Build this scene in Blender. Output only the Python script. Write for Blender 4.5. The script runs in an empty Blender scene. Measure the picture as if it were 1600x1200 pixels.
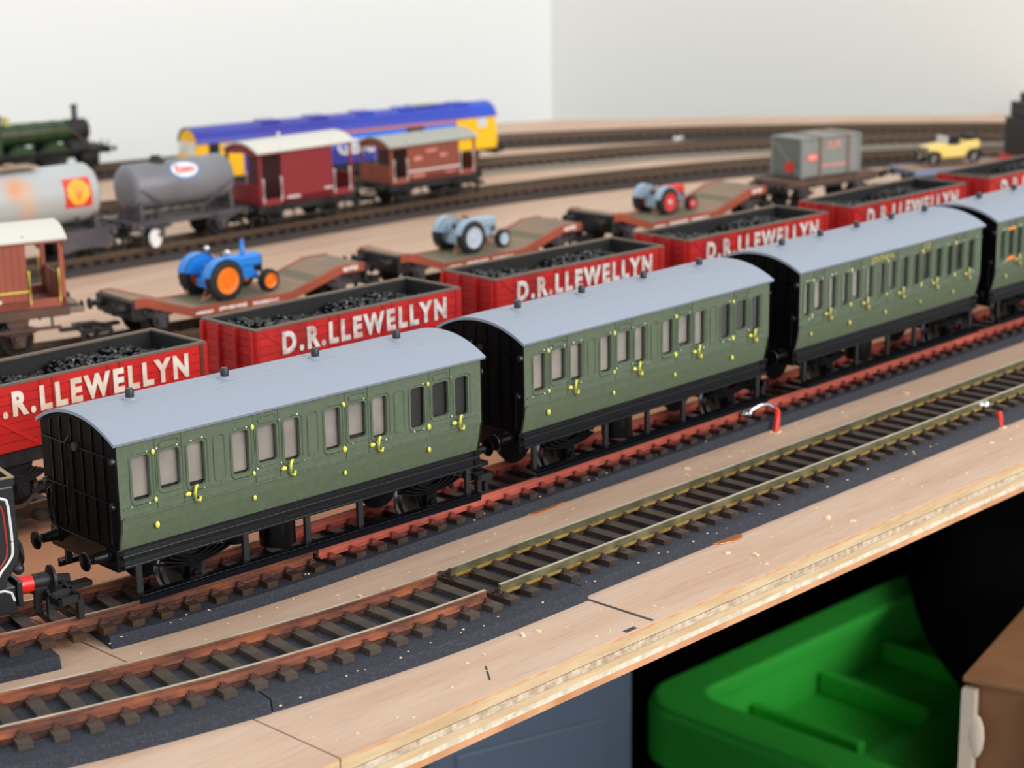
import bpy, bmesh, math, random
from mathutils import Vector, Matrix
random.seed(7)
S = 0.001                                   # everything below is written in millimetres
COL = bpy.context.scene.collection
sc = bpy.context.scene
def lin(c):
    c = c / 255.0
    return c / 12.92 if c <= 0.04045 else ((c + 0.055) / 1.055) ** 2.4
def rgb(r, g, b): return (lin(r), lin(g), lin(b), 1.0)

# ------------------------------------------------------------------ camera, world, lights, exposure
cam = bpy.data.cameras.new('camera'); camo = bpy.data.objects.new('camera', cam); COL.objects.link(camo)
sc.camera = camo
cam.sensor_width = 36.0; cam.sensor_fit = 'HORIZONTAL'
cam.lens = 2950.1 / 1600.0 * 36.0
cam.clip_start = 0.01; cam.clip_end = 30.0
cam.dof.use_dof = True; cam.dof.focus_distance = 0.455; cam.dof.aperture_fstop = 27.0
RR = Matrix(((0.69269076, -0.72107654, -0.01510389), (-0.19194775, -0.16412425, -0.96758426), (0.69522339, 0.67313583, -0.25209637)))
right, down, fwd = RR[0], RR[1], RR[2]
m = Matrix((right, -down, -fwd)).transposed().to_4x4()
m.translation = Vector((-234.22, -312.38, 170.06)) * S
camo.matrix_world = m

w = bpy.data.worlds.new('world'); sc.world = w; w.use_nodes = True
bg = w.node_tree.nodes['Background']; bg.inputs[0].default_value = (0.93, 0.97, 1.0, 1); bg.inputs[1].default_value = 1.22
def area(name, loc, target, size, power, color, sy=None):
    l = bpy.data.lights.new(name, 'AREA'); l.energy = power; l.color = color; l.shape = 'RECTANGLE'
    l.size = size * S; l.size_y = (sy or size) * S
    o = bpy.data.objects.new(name, l); COL.objects.link(o)
    o.location = Vector(loc) * S
    o.rotation_euler = (Vector(target) - Vector(loc)).to_track_quat('-Z', 'Y').to_euler()
    return o
area('window_light', (400, -2200, 1000), (300, 300, 0), 1600, 48, (1.0, 0.98, 0.95), 1300)
sc.view_settings.view_transform = 'Standard'; sc.view_settings.look = 'None'
sc.view_settings.exposure = 0.0; sc.view_settings.gamma = 1.0; sc.view_settings.use_curve_mapping = False

# ------------------------------------------------------------------ materials
def mat(name, col, rough=0.5, metal=0.0, col2=None, nscale=None, bump=0.0, bscale=600, spec=0.5, coat=0.0, stretch=None, rand=0.0, lo=0.35, hi=0.65):
    m = bpy.data.materials.new(name); m.use_nodes = True
    nt = m.node_tree; b = nt.nodes['Principled BSDF']
    b.inputs['Base Color'].default_value = rgb(*col); b.inputs['Roughness'].default_value = rough
    b.inputs['Metallic'].default_value = metal; b.inputs['Specular IOR Level'].default_value = spec
    b.inputs['Coat Weight'].default_value = coat
    tc = nt.nodes.new('ShaderNodeTexCoord'); mp = nt.nodes.new('ShaderNodeMapping')
    nt.links.new(tc.outputs['Object'], mp.inputs[0])
    if stretch: mp.inputs['Scale'].default_value = stretch
    src = None
    if col2:
        n = nt.nodes.new('ShaderNodeTexNoise'); n.inputs['Scale'].default_value = nscale or 150; n.inputs['Detail'].default_value = 6
        nt.links.new(mp.outputs[0], n.inputs['Vector'])
        r = nt.nodes.new('ShaderNodeValToRGB'); r.color_ramp.elements[0].position = lo; r.color_ramp.elements[1].position = hi
        r.color_ramp.elements[0].color = rgb(*col); r.color_ramp.elements[1].color = rgb(*col2)
        nt.links.new(n.outputs['Fac'], r.inputs[0]); src = r.outputs[0]
    if rand:
        oi = nt.nodes.new('ShaderNodeObjectInfo'); hs = nt.nodes.new('ShaderNodeHueSaturation')
        mr = nt.nodes.new('ShaderNodeMapRange'); mr.inputs[3].default_value = 1 - rand; mr.inputs[4].default_value = 1 + rand
        nt.links.new(oi.outputs['Random'], mr.inputs[0]); nt.links.new(mr.outputs[0], hs.inputs['Value'])
        if src: nt.links.new(src, hs.inputs['Color'])
        else: hs.inputs['Color'].default_value = rgb(*col)
        src = hs.outputs[0]
    if src: nt.links.new(src, b.inputs['Base Color'])
    if bump:
        n2 = nt.nodes.new('ShaderNodeTexNoise'); n2.inputs['Scale'].default_value = bscale; n2.inputs['Detail'].default_value = 4
        nt.links.new(mp.outputs[0], n2.inputs['Vector'])
        bp = nt.nodes.new('ShaderNodeBump'); bp.inputs['Strength'].default_value = bump; bp.inputs['Distance'].default_value = 0.0003
        nt.links.new(n2.outputs['Fac'], bp.inputs['Height']); nt.links.new(bp.outputs[0], b.inputs['Normal'])
    return m
M = {}
M['ply'] = mat('plywood_face', (204, 174, 152), 0.62, col2=(192, 157, 132), nscale=9, bump=0.35, bscale=900, stretch=(1, 9, 1))
def grain(m, sc_, stretch, lo, hi, amt):
    nt = m.node_tree; b = nt.nodes['Principled BSDF']; old = b.inputs['Base Color'].links[0].from_socket
    tc = nt.nodes.new('ShaderNodeTexCoord'); mp = nt.nodes.new('ShaderNodeMapping'); mp.inputs['Scale'].default_value = stretch; nt.links.new(tc.outputs['Object'], mp.inputs[0])
    n = nt.nodes.new('ShaderNodeTexNoise'); n.inputs['Scale'].default_value = sc_; n.inputs['Detail'].default_value = 5; nt.links.new(mp.outputs[0], n.inputs['Vector'])
    rp = nt.nodes.new('ShaderNodeMapRange'); rp.inputs[1].default_value = lo; rp.inputs[2].default_value = hi; rp.inputs[3].default_value = 1 - amt; rp.inputs[4].default_value = 1.0
    nt.links.new(n.outputs['Fac'], rp.inputs[0]); hs = nt.nodes.new('ShaderNodeHueSaturation'); nt.links.new(old, hs.inputs['Color']); nt.links.new(rp.outputs[0], hs.inputs['Value']); nt.links.new(hs.outputs[0], b.inputs['Base Color'])
grain(M['ply'], 420, (.1, 1, 1), .25, .5, .06); grain(M['ply'], 900, (.08, 1, 1), .3, .48, .13)
def shade_tint_band(m, y0, y1, y2, y3, col):
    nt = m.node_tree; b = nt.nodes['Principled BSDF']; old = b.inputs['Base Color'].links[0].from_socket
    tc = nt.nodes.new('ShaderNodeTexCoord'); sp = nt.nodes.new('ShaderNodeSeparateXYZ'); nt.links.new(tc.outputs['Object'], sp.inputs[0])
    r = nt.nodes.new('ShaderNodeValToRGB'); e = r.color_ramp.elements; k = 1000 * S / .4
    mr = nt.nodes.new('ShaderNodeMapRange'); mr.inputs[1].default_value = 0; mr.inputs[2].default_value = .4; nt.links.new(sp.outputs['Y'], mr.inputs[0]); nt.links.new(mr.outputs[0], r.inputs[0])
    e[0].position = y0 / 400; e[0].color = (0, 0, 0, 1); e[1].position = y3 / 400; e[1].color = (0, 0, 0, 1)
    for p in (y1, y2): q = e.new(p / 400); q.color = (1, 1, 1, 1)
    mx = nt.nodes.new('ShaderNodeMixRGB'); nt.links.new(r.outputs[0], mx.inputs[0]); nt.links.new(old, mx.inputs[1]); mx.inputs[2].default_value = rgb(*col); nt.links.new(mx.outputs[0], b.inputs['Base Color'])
shade_tint_band(M['ply'], 48, 56, 150, 250, (196, 136, 98))      # orange of shaded ply, painted in between the coach and wagon tracks
M['ply_edge'] = mat('orange_glued_edge', (206, 142, 92), 0.6, col2=(214, 176, 132), nscale=200)
M['ply_pale'] = mat('plywood_pale_layer', (212, 186, 148), 0.7, col2=(194, 162, 122), nscale=60, bump=0.4, bscale=700, stretch=(1, 6, 6))
M['ply_grey'] = mat('plywood_end_grain', (214, 196, 172), 0.8, col2=(172, 146, 122), nscale=500, bump=0.7, bscale=1200)
M['ply_white'] = mat('plywood_whitish_layer', (228, 220, 200), 0.8, col2=(196, 184, 160), nscale=500, bump=0.7, bscale=1200)
M['ply_orange'] = mat('plywood_bottom_layer', (214, 160, 118), 0.7, col2=(190, 130, 88), nscale=80, bump=0.4, bscale=900)
M['glue'] = mat('dark_glue_line', (90, 70, 55), 0.7)
M['foam'] = mat('blue_black_foam', (30, 33, 43), 0.8, col2=(50, 56, 72), nscale=1500, bump=1.0, bscale=1900, spec=0.6, lo=0.45, hi=0.75)
M['sleep_brown'] = mat('brown_plastic_sleeper', (50, 38, 34), 0.45, col2=(66, 50, 44), nscale=300, bump=0.4, bscale=900, stretch=(1, .2, 1), rand=0.12)
M['sleep_grey'] = mat('weathered_sleeper', (54, 47, 42), 0.7, col2=(72, 60, 50), nscale=260, bump=0.6, bscale=1200, rand=0.15)
M['sleep_curve'] = mat('rusty_brown_sleeper', (78, 54, 36), 0.45, col2=(54, 38, 28), nscale=300, bump=0.5, bscale=900, rand=0.15)
M['chair_red'] = mat('red_painted_chair', (124, 58, 52), 0.5, bump=0.3)
M['web_brown'] = mat('brown_web_strip', (84, 54, 46), 0.4, col2=(58, 38, 34), nscale=400)
M['rail_top'] = mat('polished_rail_top', (236, 228, 208), 0.42, 0.65, col2=(204, 190, 166), nscale=120)
M['rail_olive'] = mat('tarnished_rail', (166, 162, 130), 0.3, 0.8, col2=(124, 122, 96), nscale=160)
M['rail_gold'] = mat('brassy_rail_foot', (226, 188, 108), 0.3, 0.9, col2=(176, 136, 66), nscale=300)
M['rail_rust'] = mat('brown_painted_rail', (168, 98, 66), 0.4, 0.15, col2=(96, 60, 50), nscale=260, stretch=(.35, .35, 2), lo=.3, hi=.6)
M['rail_red'] = mat('rust_red_rail', (190, 96, 78), 0.5, col2=(176, 86, 70), nscale=200)
M['rail_dark'] = mat('dark_rail', (96, 78, 62), 0.4, 0.4)
M['solder'] = mat('bright_solder', (205, 210, 215), 0.22, 1.0, bump=0.6, bscale=500)
M['wire_red'] = mat('red_wire_sleeve', (225, 48, 28), 0.4)
M['hole'] = mat('raw_hole', (235, 205, 165), 0.8)
M['amber'] = mat('amber_glue', (176, 104, 40), 0.12, spec=0.8, coat=0.6)
M['chip'] = mat('pale_wood_chip', (236, 212, 170), 0.8)
M['pencil'] = mat('pencil_mark', (60, 56, 56), 0.7)
M['coach'] = mat('olive_green_paint', (80, 92, 72), 0.42, bump=0.2, bscale=1400, col2=(86, 98, 78), nscale=500)
M['coach_pale'] = mat('pale_green_edge', (150, 160, 120), 0.5)
M['roof'] = mat('grey_painted_roof', (138, 146, 160), 0.5, bump=0.2, bscale=900)
M['black'] = mat('gloss_black_paint', (5, 5, 7), 0.34, bump=0.12, bscale=1500, spec=0.25)
M['black_end'] = mat('black_end_paint', (4, 4, 5), 0.55, spec=.12)
M['black_vent'] = mat('blue_black_vent', (34, 34, 42), 0.4)
M['black_blue'] = mat('glossy_solebar_black', (10, 13, 20), 0.22, bump=0.15, bscale=1500)
M['matt_black'] = mat('matt_black', (17, 17, 18), 0.55)
M['grey_black'] = mat('dark_grey_plastic', (44, 46, 52), 0.5, col2=(28, 29, 33), nscale=200)
M['yellow'] = mat('yellow_paint_dab', (212, 210, 88), 0.4)
M['white_dot'] = mat('pale_paint_speck', (225, 232, 225), 0.35)
M['gold'] = mat('gold_lettering', (190, 180, 104), 0.5)
M['blind'] = mat('beige_paper_blind', (150, 140, 130), 0.9, col2=(126, 120, 114), nscale=120)
M['dark_in'] = mat('dark_interior', (26, 22, 22), 0.8)
M['wheel'] = mat('steel_tyre', (120, 124, 132), 0.25, 1.0)
M['wheel_dark'] = mat('blackened_wheel', (34, 34, 36), 0.4, 0.4)
M['red_bright'] = mat('bright_red_side', (206, 30, 26), 0.5, col2=(188, 26, 26), nscale=60, bump=0.2, rand=0.04)
M['red_worn'] = mat('weathered_red_side', (198, 30, 28), 0.55, col2=(150, 24, 26), nscale=90, bump=0.25, rand=0.12)
M['red_end'] = mat('dark_red_iron', (170, 26, 26), 0.5)
M['brown_iron'] = mat('brown_iron_strap', (96, 44, 30), 0.6)
M['rim'] = mat('dusty_brown_rim', (104, 90, 78), 0.7)
M['in_black'] = mat('black_inside', (15, 15, 17), 0.7, bump=0.3)
M['coal'] = mat('glossy_coal', (9, 10, 13), 0.16, bump=0.9, bscale=900, spec=0.5)
M['letter'] = mat('cream_letters', (238, 226, 214), 0.6, col2=(214, 180, 156), nscale=140)
M['letter_w'] = mat('worn_white_letters', (226, 222, 220), 0.6, col2=(180, 150, 144), nscale=260, lo=.4, hi=.7)
M['flat_brown'] = mat('bauxite_brown', (158, 74, 48), 0.6, col2=(136, 62, 42), nscale=60)
M['deck'] = mat('weathered_deck', (152, 124, 100), 0.8, col2=(124, 106, 90), nscale=30)
M['deck_green'] = mat('mossy_deck_patch', (104, 98, 76), 0.8)
M['blue'] = mat('bright_blue_tractor', (38, 128, 216), 0.35)
M['orange'] = mat('orange_wheel', (246, 132, 24), 0.4, col2=(236, 108, 16), nscale=200)
M['tyre'] = mat('black_tyre', (26, 26, 28), 0.7)
M['grey_tr'] = mat('pale_grey_tractor', (148, 168, 186), 0.4)
M['grey_wh'] = mat('pale_wheel_disc', (184, 196, 210), 0.45)
M['red_tr'] = mat('red_tractor', (206, 52, 36), 0.4)
M['rope'] = mat('brown_cord', (150, 104, 76), 0.8)
M['chrome'] = mat('chrome', (220, 222, 226), 0.15, 1.0)
M['toad'] = mat('brown_van_side', (152, 78, 58), 0.6, col2=(140, 70, 52), nscale=60)
M['toad_dark'] = mat('brown_van_shade_side', (112, 54, 42), 0.6)
M['cream_roof'] = mat('cream_white_roof', (204, 201, 190), 0.5)
M['yellow_rail'] = mat('yellow_handrail', (214, 196, 84), 0.5)
M['rusty_frame'] = mat('rusty_underframe', (96, 66, 54), 0.7, col2=(72, 58, 52), nscale=90)
M['dull_frame'] = mat('dusty_grey_frame', (84, 76, 80), 0.7, col2=(62, 56, 60), nscale=90)
M['maroon'] = mat('maroon_van_side', (132, 30, 38), 0.5)
M['maroon_dark'] = mat('maroon_shadow', (72, 20, 24), 0.6)
M['brown_van'] = mat('brown_van_body', (136, 68, 50), 0.6)
M['brown_dk'] = mat('brown_van_dark', (66, 34, 28), 0.6)
M['grey_roof'] = mat('mid_grey_roof', (158, 158, 150), 0.6)
M['white_paint'] = mat('white_paint', (232, 228, 226), 0.5)
M['shell_tank'] = mat('silver_white_tank', (178, 182, 184), 0.45, col2=(170, 170, 168), nscale=15)
M['stain'] = mat('rust_stain', (206, 152, 112), 0.6, col2=(212, 180, 150), nscale=60)
def stain(m, c, r, col):
    nt = m.node_tree; b = nt.nodes['Principled BSDF']; old = b.inputs['Base Color'].links[0].from_socket
    tc = nt.nodes.new('ShaderNodeTexCoord'); mp = nt.nodes.new('ShaderNodeMapping'); nt.links.new(tc.outputs['Object'], mp.inputs[0])
    mp.inputs['Scale'].default_value = tuple(1 / (q * S) for q in r); mp.inputs['Location'].default_value = tuple(-p / q for p, q in zip(c, r))
    ln = nt.nodes.new('ShaderNodeVectorMath'); ln.operation = 'LENGTH'; nt.links.new(mp.outputs[0], ln.inputs[0])
    rp = nt.nodes.new('ShaderNodeValToRGB'); rp.color_ramp.elements[0].position = .25; rp.color_ramp.elements[0].color = (1, 1, 1, 1); rp.color_ramp.elements[1].position = 1; rp.color_ramp.elements[1].color = (0, 0, 0, 1)
    nt.links.new(ln.outputs['Value'], rp.inputs[0]); mx = nt.nodes.new('ShaderNodeMixRGB'); nt.links.new(rp.outputs[0], mx.inputs[0]); nt.links.new(old, mx.inputs[1]); mx.inputs[2].default_value = rgb(*col)
    nt.links.new(mx.outputs[0], b.inputs['Base Color'])
stain(M['shell_tank'], (63, -12, 36), (9, 9, 9), (204, 146, 108)); stain(M['shell_tank'], (67, -13, 28), (6, 9, 13), (196, 168, 146))
M['esso_tank'] = mat('grey_tank', (124, 124, 130), 0.42, col2=(106, 104, 110), nscale=30)
M['em_red'] = mat('emblem_red', (214, 52, 44), 0.5)
M['em_yel'] = mat('emblem_yellow', (250, 176, 50), 0.5)
M['em_blue'] = mat('emblem_blue', (70, 120, 180), 0.5)
M['indigo'] = mat('indigo_roof', (44, 44, 148), 0.35, col2=(30, 70, 190), nscale=7, lo=.45, hi=.7)
M['loco_blue'] = mat('bright_blue_side', (30, 118, 232), 0.4)
M['loco_navy'] = mat('navy_side', (46, 56, 150), 0.4)
M['loco_yel'] = mat('warning_yellow', (250, 190, 20), 0.4)
M['loco_stripe'] = mat('salmon_stripe', (196, 124, 110), 0.5)
M['glass_dark'] = mat('dark_cab_glass', (40, 46, 54), 0.1, spec=0.8)
M['glass_pale'] = mat('pale_cab_glass', (206, 212, 214), 0.1, spec=0.8)
M['loco_green'] = mat('dark_green_boiler', (34, 60, 26), 0.4)
M['container'] = mat('grey_container', (124, 130, 126), 0.55, rand=0.04)
M['container_dk'] = mat('grey_container_end', (104, 108, 102), 0.6, rand=0.05)
M['pink'] = mat('pale_red_label', (224, 150, 140), 0.6)
M['car_yel'] = mat('pale_yellow_car', (230, 200, 112), 0.4)
M['steel_flat'] = mat('blue_grey_side', (110, 124, 148), 0.4)
M['wood_deck'] = mat('brown_wood_deck', (150, 116, 92), 0.7)
M['line_white'] = mat('white_lining', (232, 232, 228), 0.4)
M['line_red'] = mat('red_lining', (166, 52, 36), 0.45)
M['loco_black'] = mat('satin_black', (22, 23, 27), 0.34)
M['buf_red'] = mat('red_buffer', (214, 26, 22), 0.3)
M['brass_edge'] = mat('dull_brass_edge', (140, 122, 88), 0.4, 0.6)
M['crate'] = mat('green_plastic', (58, 188, 66), 0.42)
M['bin'] = mat('slate_plastic', (88, 102, 122), 0.5)
M['card'] = mat('kraft_cardboard', (156, 112, 76), 0.65, col2=(130, 90, 58), nscale=14, stretch=(1, 1, .35))
M['card_edge'] = mat('torn_cardboard_edge', (206, 190, 172), 0.8)
M['tape'] = mat('white_tape', (214, 214, 220), 0.4, col2=(180, 178, 184), nscale=30)
M['wall'] = mat('white_wall_paint', (240, 240, 238), 0.9)
M['wall_r'] = mat('off_white_wall_paint', (244, 242, 236), 0.9)
M['floor'] = mat('dark_floor', (16, 15, 15), 0.9, spec=.1)
M['shading'] = mat('black_shading', (10, 10, 10), 0.95, spec=.05)  # flat black of the two added pieces that stand in for darkness
def glass():
    m = bpy.data.materials.new('window_glazing'); m.use_nodes = True; nt = m.node_tree
    for n in list(nt.nodes):
        if n.type != 'OUTPUT_MATERIAL': nt.nodes.remove(n)
    o = [n for n in nt.nodes if n.type == 'OUTPUT_MATERIAL'][0]
    t = nt.nodes.new('ShaderNodeBsdfTransparent'); g = nt.nodes.new('ShaderNodeBsdfGlossy'); g.inputs['Roughness'].default_value = .08
    mx = nt.nodes.new('ShaderNodeMixShader'); lw = nt.nodes.new('ShaderNodeFresnel'); lw.inputs[0].default_value = 1.18
    nt.links.new(lw.outputs[0], mx.inputs[0]); nt.links.new(t.outputs[0], mx.inputs[1]); nt.links.new(g.outputs[0], mx.inputs[2])
    nt.links.new(mx.outputs[0], o.inputs[0]); return m
M['glass'] = glass()

# ------------------------------------------------------------------ helpers
def tag(o, label=None, cat=None, group=None, kind=None):
    if label: o['label'] = label
    if cat: o['category'] = cat
    if group: o['group'] = group
    if kind: o['kind'] = kind
    return o
def empty(name, x=0, y=0, z=0, rz=0, label=None, cat=None, group=None, k=1.0):
    o = bpy.data.objects.new(name, None); COL.objects.link(o); o.empty_display_size = 0.01
    o.location = (x * S, y * S, z * S); o.rotation_euler = (0, 0, rz); o.scale = (k, k, k)
    return tag(o, label, cat, group)
def copy_tree(o, parent=None):
    c = o.copy(); COL.objects.link(c)
    if parent: c.parent = parent
    for ch in o.children: copy_tree(ch, c)
    return c
class MB:
    def __init__(s): s.v = []; s.f = []; s.m = []; s.T = Matrix.Identity(4); s.mi = 0
    def add(s, vs, fs, mi=None):
        n = len(s.v); s.v += [s.T @ Vector(v) for v in vs]
        s.f += [tuple(i + n for i in f) for f in fs]; s.m += [s.mi if mi is None else mi] * len(fs); return s
    def box(s, x0, x1, y0, y1, z0, z1, mi=None):
        vs = [(x, y, z) for x in (x0, x1) for y in (y0, y1) for z in (z0, z1)]
        return s.add(vs, [(0, 1, 3, 2), (4, 6, 7, 5), (0, 4, 5, 1), (2, 3, 7, 6), (0, 2, 6, 4), (1, 5, 7, 3)], mi)
    def prism(s, pts, a, b, axis='x', mi=None):
        # pts in the plane normal to axis, extruded from a to b. x:(y,z) y:(x,z) z:(x,y)
        def P(p, t): return {'x': (t, p[0], p[1]), 'y': (p[0], t, p[1]), 'z': (p[0], p[1], t)}[axis]
        n = len(pts); vs = [P(p, a) for p in pts] + [P(p, b) for p in pts]
        fs = [tuple(range(n - 1, -1, -1)), tuple(range(n, 2 * n))] + [(i, (i + 1) % n, n + (i + 1) % n, n + i) for i in range(n)]
        return s.add(vs, fs, mi)
    def strip(s, pts, t, a, b, axis='x', mi=None):
        # open polyline thickened by t (shell), extruded
        n = len(pts); off = []
        for i, p in enumerate(pts):
            q0 = Vector(pts[max(0, i - 1)]); q1 = Vector(pts[min(n - 1, i + 1)]); d = (q1 - q0).normalized()
            off.append((p[0] - d.y * t, p[1] + d.x * t))
        for i in range(n - 1): s.prism([pts[i], pts[i + 1], off[i + 1], off[i]], a, b, axis, mi)
        return s
    def cone(s, c, d, r0, r1, n=12, mi=None, caps=True):
        c = Vector(c); d = Vector(d); q = d.to_track_quat('Z', 'Y'); vs = []
        for t, r in ((0, r0), (1, r1)):
            for i in range(n):
                a = 2 * math.pi * i / n; vs.append(c + d * t + q @ Vector((r * math.cos(a), r * math.sin(a), 0)))
        fs = [(i, (i + 1) % n, n + (i + 1) % n, n + i) for i in range(n)]
        if caps: fs += [tuple(range(n - 1, -1, -1)), tuple(range(n, 2 * n))]
        return s.add(vs, fs, mi)
    def lathe(s, prof, c=(0, 0, 0), d=(0, 0, 1), n=16, mi=None, mis=None):
        # prof list of (r,h) along direction d
        c = Vector(c); q = Vector(d).to_track_quat('Z', 'Y'); k = len(prof); vs = []
        for r, h in prof:
            for i in range(n):
                a = 2 * math.pi * i / n; vs.append(c + q @ Vector((r * math.cos(a), r * math.sin(a), h)))
        for j in range(k - 1):
            s_ = []
            for i in range(n): s_.append((j * n + i, j * n + (i + 1) % n, (j + 1) * n + (i + 1) % n, (j + 1) * n + i))
            if j == 0: base = len(s.v); s.v += [s.T @ Vector(v) for v in vs]
            s.f += [tuple(i + base for i in f) for f in s_]; s.m += [(mis[j] if mis else (s.mi if mi is None else mi))] * n
        return s
    def tube(s, pts, r, n=6, mi=None):
        pts = [Vector(p) for p in pts]; rings = []; k = len(pts)
        for i, p in enumerate(pts):
            d = (pts[min(k - 1, i + 1)] - pts[max(0, i - 1)]).normalized(); q = d.to_track_quat('Z', 'Y')
            rings += [p + q @ Vector((r * math.cos(2 * math.pi * j / n), r * math.sin(2 * math.pi * j / n), 0)) for j in range(n)]
        fs = [(i * n + j, i * n + (j + 1) % n, (i + 1) * n + (j + 1) % n, (i + 1) * n + j) for i in range(k - 1) for j in range(n)]
        fs += [tuple(range(n - 1, -1, -1)), tuple(range((k - 1) * n, k * n))]
        return s.add(rings, fs, mi)
    def ball(s, c, r, n=8, mi=None, sq=(1, 1, 1)):
        pr = [(max(1e-4, math.sin(math.pi * j / (n // 2 + 1))), -math.cos(math.pi * j / (n // 2 + 1))) for j in range(n // 2 + 2)]
        vs = []; 
        for a, h in pr:
            for i in range(n):
                t = 2 * math.pi * i / n; vs.append((c[0] + r * sq[0] * a * math.cos(t), c[1] + r * sq[1] * a * math.sin(t), c[2] + r * sq[2] * h))
        fs = [(j * n + i, j * n + (i + 1) % n, (j + 1) * n + (i + 1) % n, (j + 1) * n + i) for j in range(len(pr) - 1) for i in range(n)]
        return s.add(vs, fs, mi)
    def mesh(s, name, mats):
        me = bpy.data.meshes.new(name); me.from_pydata([tuple(v * S) for v in s.v], [], s.f)
        for mm in (mats if isinstance(mats, (list, tuple)) else [mats]): me.materials.append(M[mm] if isinstance(mm, str) else mm)
        me.polygons.foreach_set('material_index', s.m)
        me.update(); bm = bmesh.new(); bm.from_mesh(me)
        bmesh.ops.recalc_face_normals(bm, faces=bm.faces); bm.to_mesh(me); bm.free()
        return me
    def build(s, name, mats, parent=None, bevel=0, smooth=False, label=None, kind=None):
        me = s.mesh(name, mats); o = bpy.data.objects.new(name, me); COL.objects.link(o)
        if parent: o.parent = parent
        if bevel:
            md = o.modifiers.new('bevel', 'BEVEL'); md.width = bevel * S; md.segments = 2; md.limit_method = 'ANGLE'; md.angle_limit = 0.7
        if smooth: me.shade_smooth(); 
        if smooth == 'auto':
            me.set_sharp_from_angle(angle=0.7)
        if label: o['label'] = label
        if kind: o['kind'] = kind
        return o
def inst(name, me, parent, loc=(0, 0, 0), rz=0, scale=None):
    o = bpy.data.objects.new(name, me); COL.objects.link(o); o.parent = parent
    o.location = Vector(loc) * S; o.rotation_euler = (0, 0, rz)
    if scale: o.scale = scale
    return o
def from_curve(cu):
    o = bpy.data.objects.new('tmp', cu); COL.objects.link(o)
    dg = bpy.context.evaluated_depsgraph_get(); me = bpy.data.meshes.new_from_object(o.evaluated_get(dg))
    vs = [tuple(v.co) for v in me.vertices]; fs = [tuple(p.vertices) for p in me.polygons]
    bpy.data.objects.remove(o); bpy.data.curves.remove(cu); bpy.data.meshes.remove(me)
    return vs, fs
def text_geo(body, size, extrude=0.1, offset=0.0, sx=1.0, spacing=1.0, align='CENTER'):
    cu = bpy.data.curves.new('t', 'FONT'); cu.body = body; cu.size = size; cu.extrude = extrude; cu.offset = offset
    cu.align_x = align; cu.align_y = 'CENTER'; cu.space_character = spacing; cu.resolution_u = 3
    vs, fs = from_curve(cu); return [(x * sx, y, z) for x, y, z in vs], fs
def rrect(x0, x1, z0, z1, r, n=4):
    pts = []
    for cx, cz, a0 in ((x1 - r, z1 - r, 0), (x0 + r, z1 - r, 90), (x0 + r, z0 + r, 180), (x1 - r, z0 + r, 270)):
        for i in range(n + 1):
            a = math.radians(a0 + 90 * i / n); pts.append((cx + r * math.cos(a), cz + r * math.sin(a)))
    return pts
def plate(outer, holes, half, bev=0.0):
    cu = bpy.data.curves.new('p', 'CURVE'); cu.dimensions = '2D'; cu.fill_mode = 'BOTH'; cu.extrude = half; cu.bevel_depth = bev; cu.bevel_resolution = 1
    for pts in [outer] + holes:
        sp = cu.splines.new('POLY'); sp.points.add(len(pts) - 1); sp.use_cyclic_u = True
        for i, p in enumerate(pts): sp.points[i].co = (p[0], p[1], 0, 1)
    return from_curve(cu)

# ------------------------------------------------------------------ the room
MBx = MB
f = MBx(); f.box(-2500, 2600, -2600, 2600, -640, -620); tag(f.build('floor', 'floor'), kind='structure')
f = MBx(); f.box(-2500, 1200, 930, 980, -620, 1500); tag(f.build('wall_back', 'wall'), kind='structure')
f = MBx(); f.box(1110, 1160, -2600, 930, -620, 1500); tag(f.build('wall_right', 'wall_r'), kind='structure')

# ------------------------------------------------------------------ plywood baseboards
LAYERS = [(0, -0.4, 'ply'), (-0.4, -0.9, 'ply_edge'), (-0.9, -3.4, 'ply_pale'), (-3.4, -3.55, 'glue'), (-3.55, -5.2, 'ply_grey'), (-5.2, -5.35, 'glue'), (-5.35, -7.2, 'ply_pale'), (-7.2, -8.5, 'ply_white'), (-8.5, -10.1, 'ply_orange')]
def board(name, poly, label):
    root = empty(name, 0, 0, 0, 0, label, 'board')
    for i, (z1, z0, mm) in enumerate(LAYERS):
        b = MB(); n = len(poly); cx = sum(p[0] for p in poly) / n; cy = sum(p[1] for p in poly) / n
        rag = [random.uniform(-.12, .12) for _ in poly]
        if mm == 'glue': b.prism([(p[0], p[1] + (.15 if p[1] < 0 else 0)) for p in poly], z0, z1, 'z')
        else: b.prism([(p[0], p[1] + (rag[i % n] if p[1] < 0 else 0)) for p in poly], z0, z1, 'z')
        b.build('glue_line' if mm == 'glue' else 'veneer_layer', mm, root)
    return root
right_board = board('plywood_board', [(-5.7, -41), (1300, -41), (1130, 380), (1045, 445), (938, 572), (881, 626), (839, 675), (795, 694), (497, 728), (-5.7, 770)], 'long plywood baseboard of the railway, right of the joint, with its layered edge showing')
left_board = board('plywood_board', [(-500, -41), (-6.2, -41), (-6.2, 770), (-500, 790)], 'plywood baseboard piece at the lower left corner, left of the joint')
b = MB(); b.box(93.6, 94.6, -40.5, -19.2, 0, 0.06); b.build('pencil_line', 'pencil', right_board, label='dark pencil line across the plywood')
b = MB(); b.T = Matrix.Translation((45, -33, 0)) @ Matrix.Rotation(.9, 4, 'Z'); b.box(-4, 4, -.25, .25, 0, 0.05); b.T = Matrix.Translation((86, -40, 0)); b.box(-2, 2, -.8, .6, 0, .05); b.build('pencil_mark', 'pencil', right_board)

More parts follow.
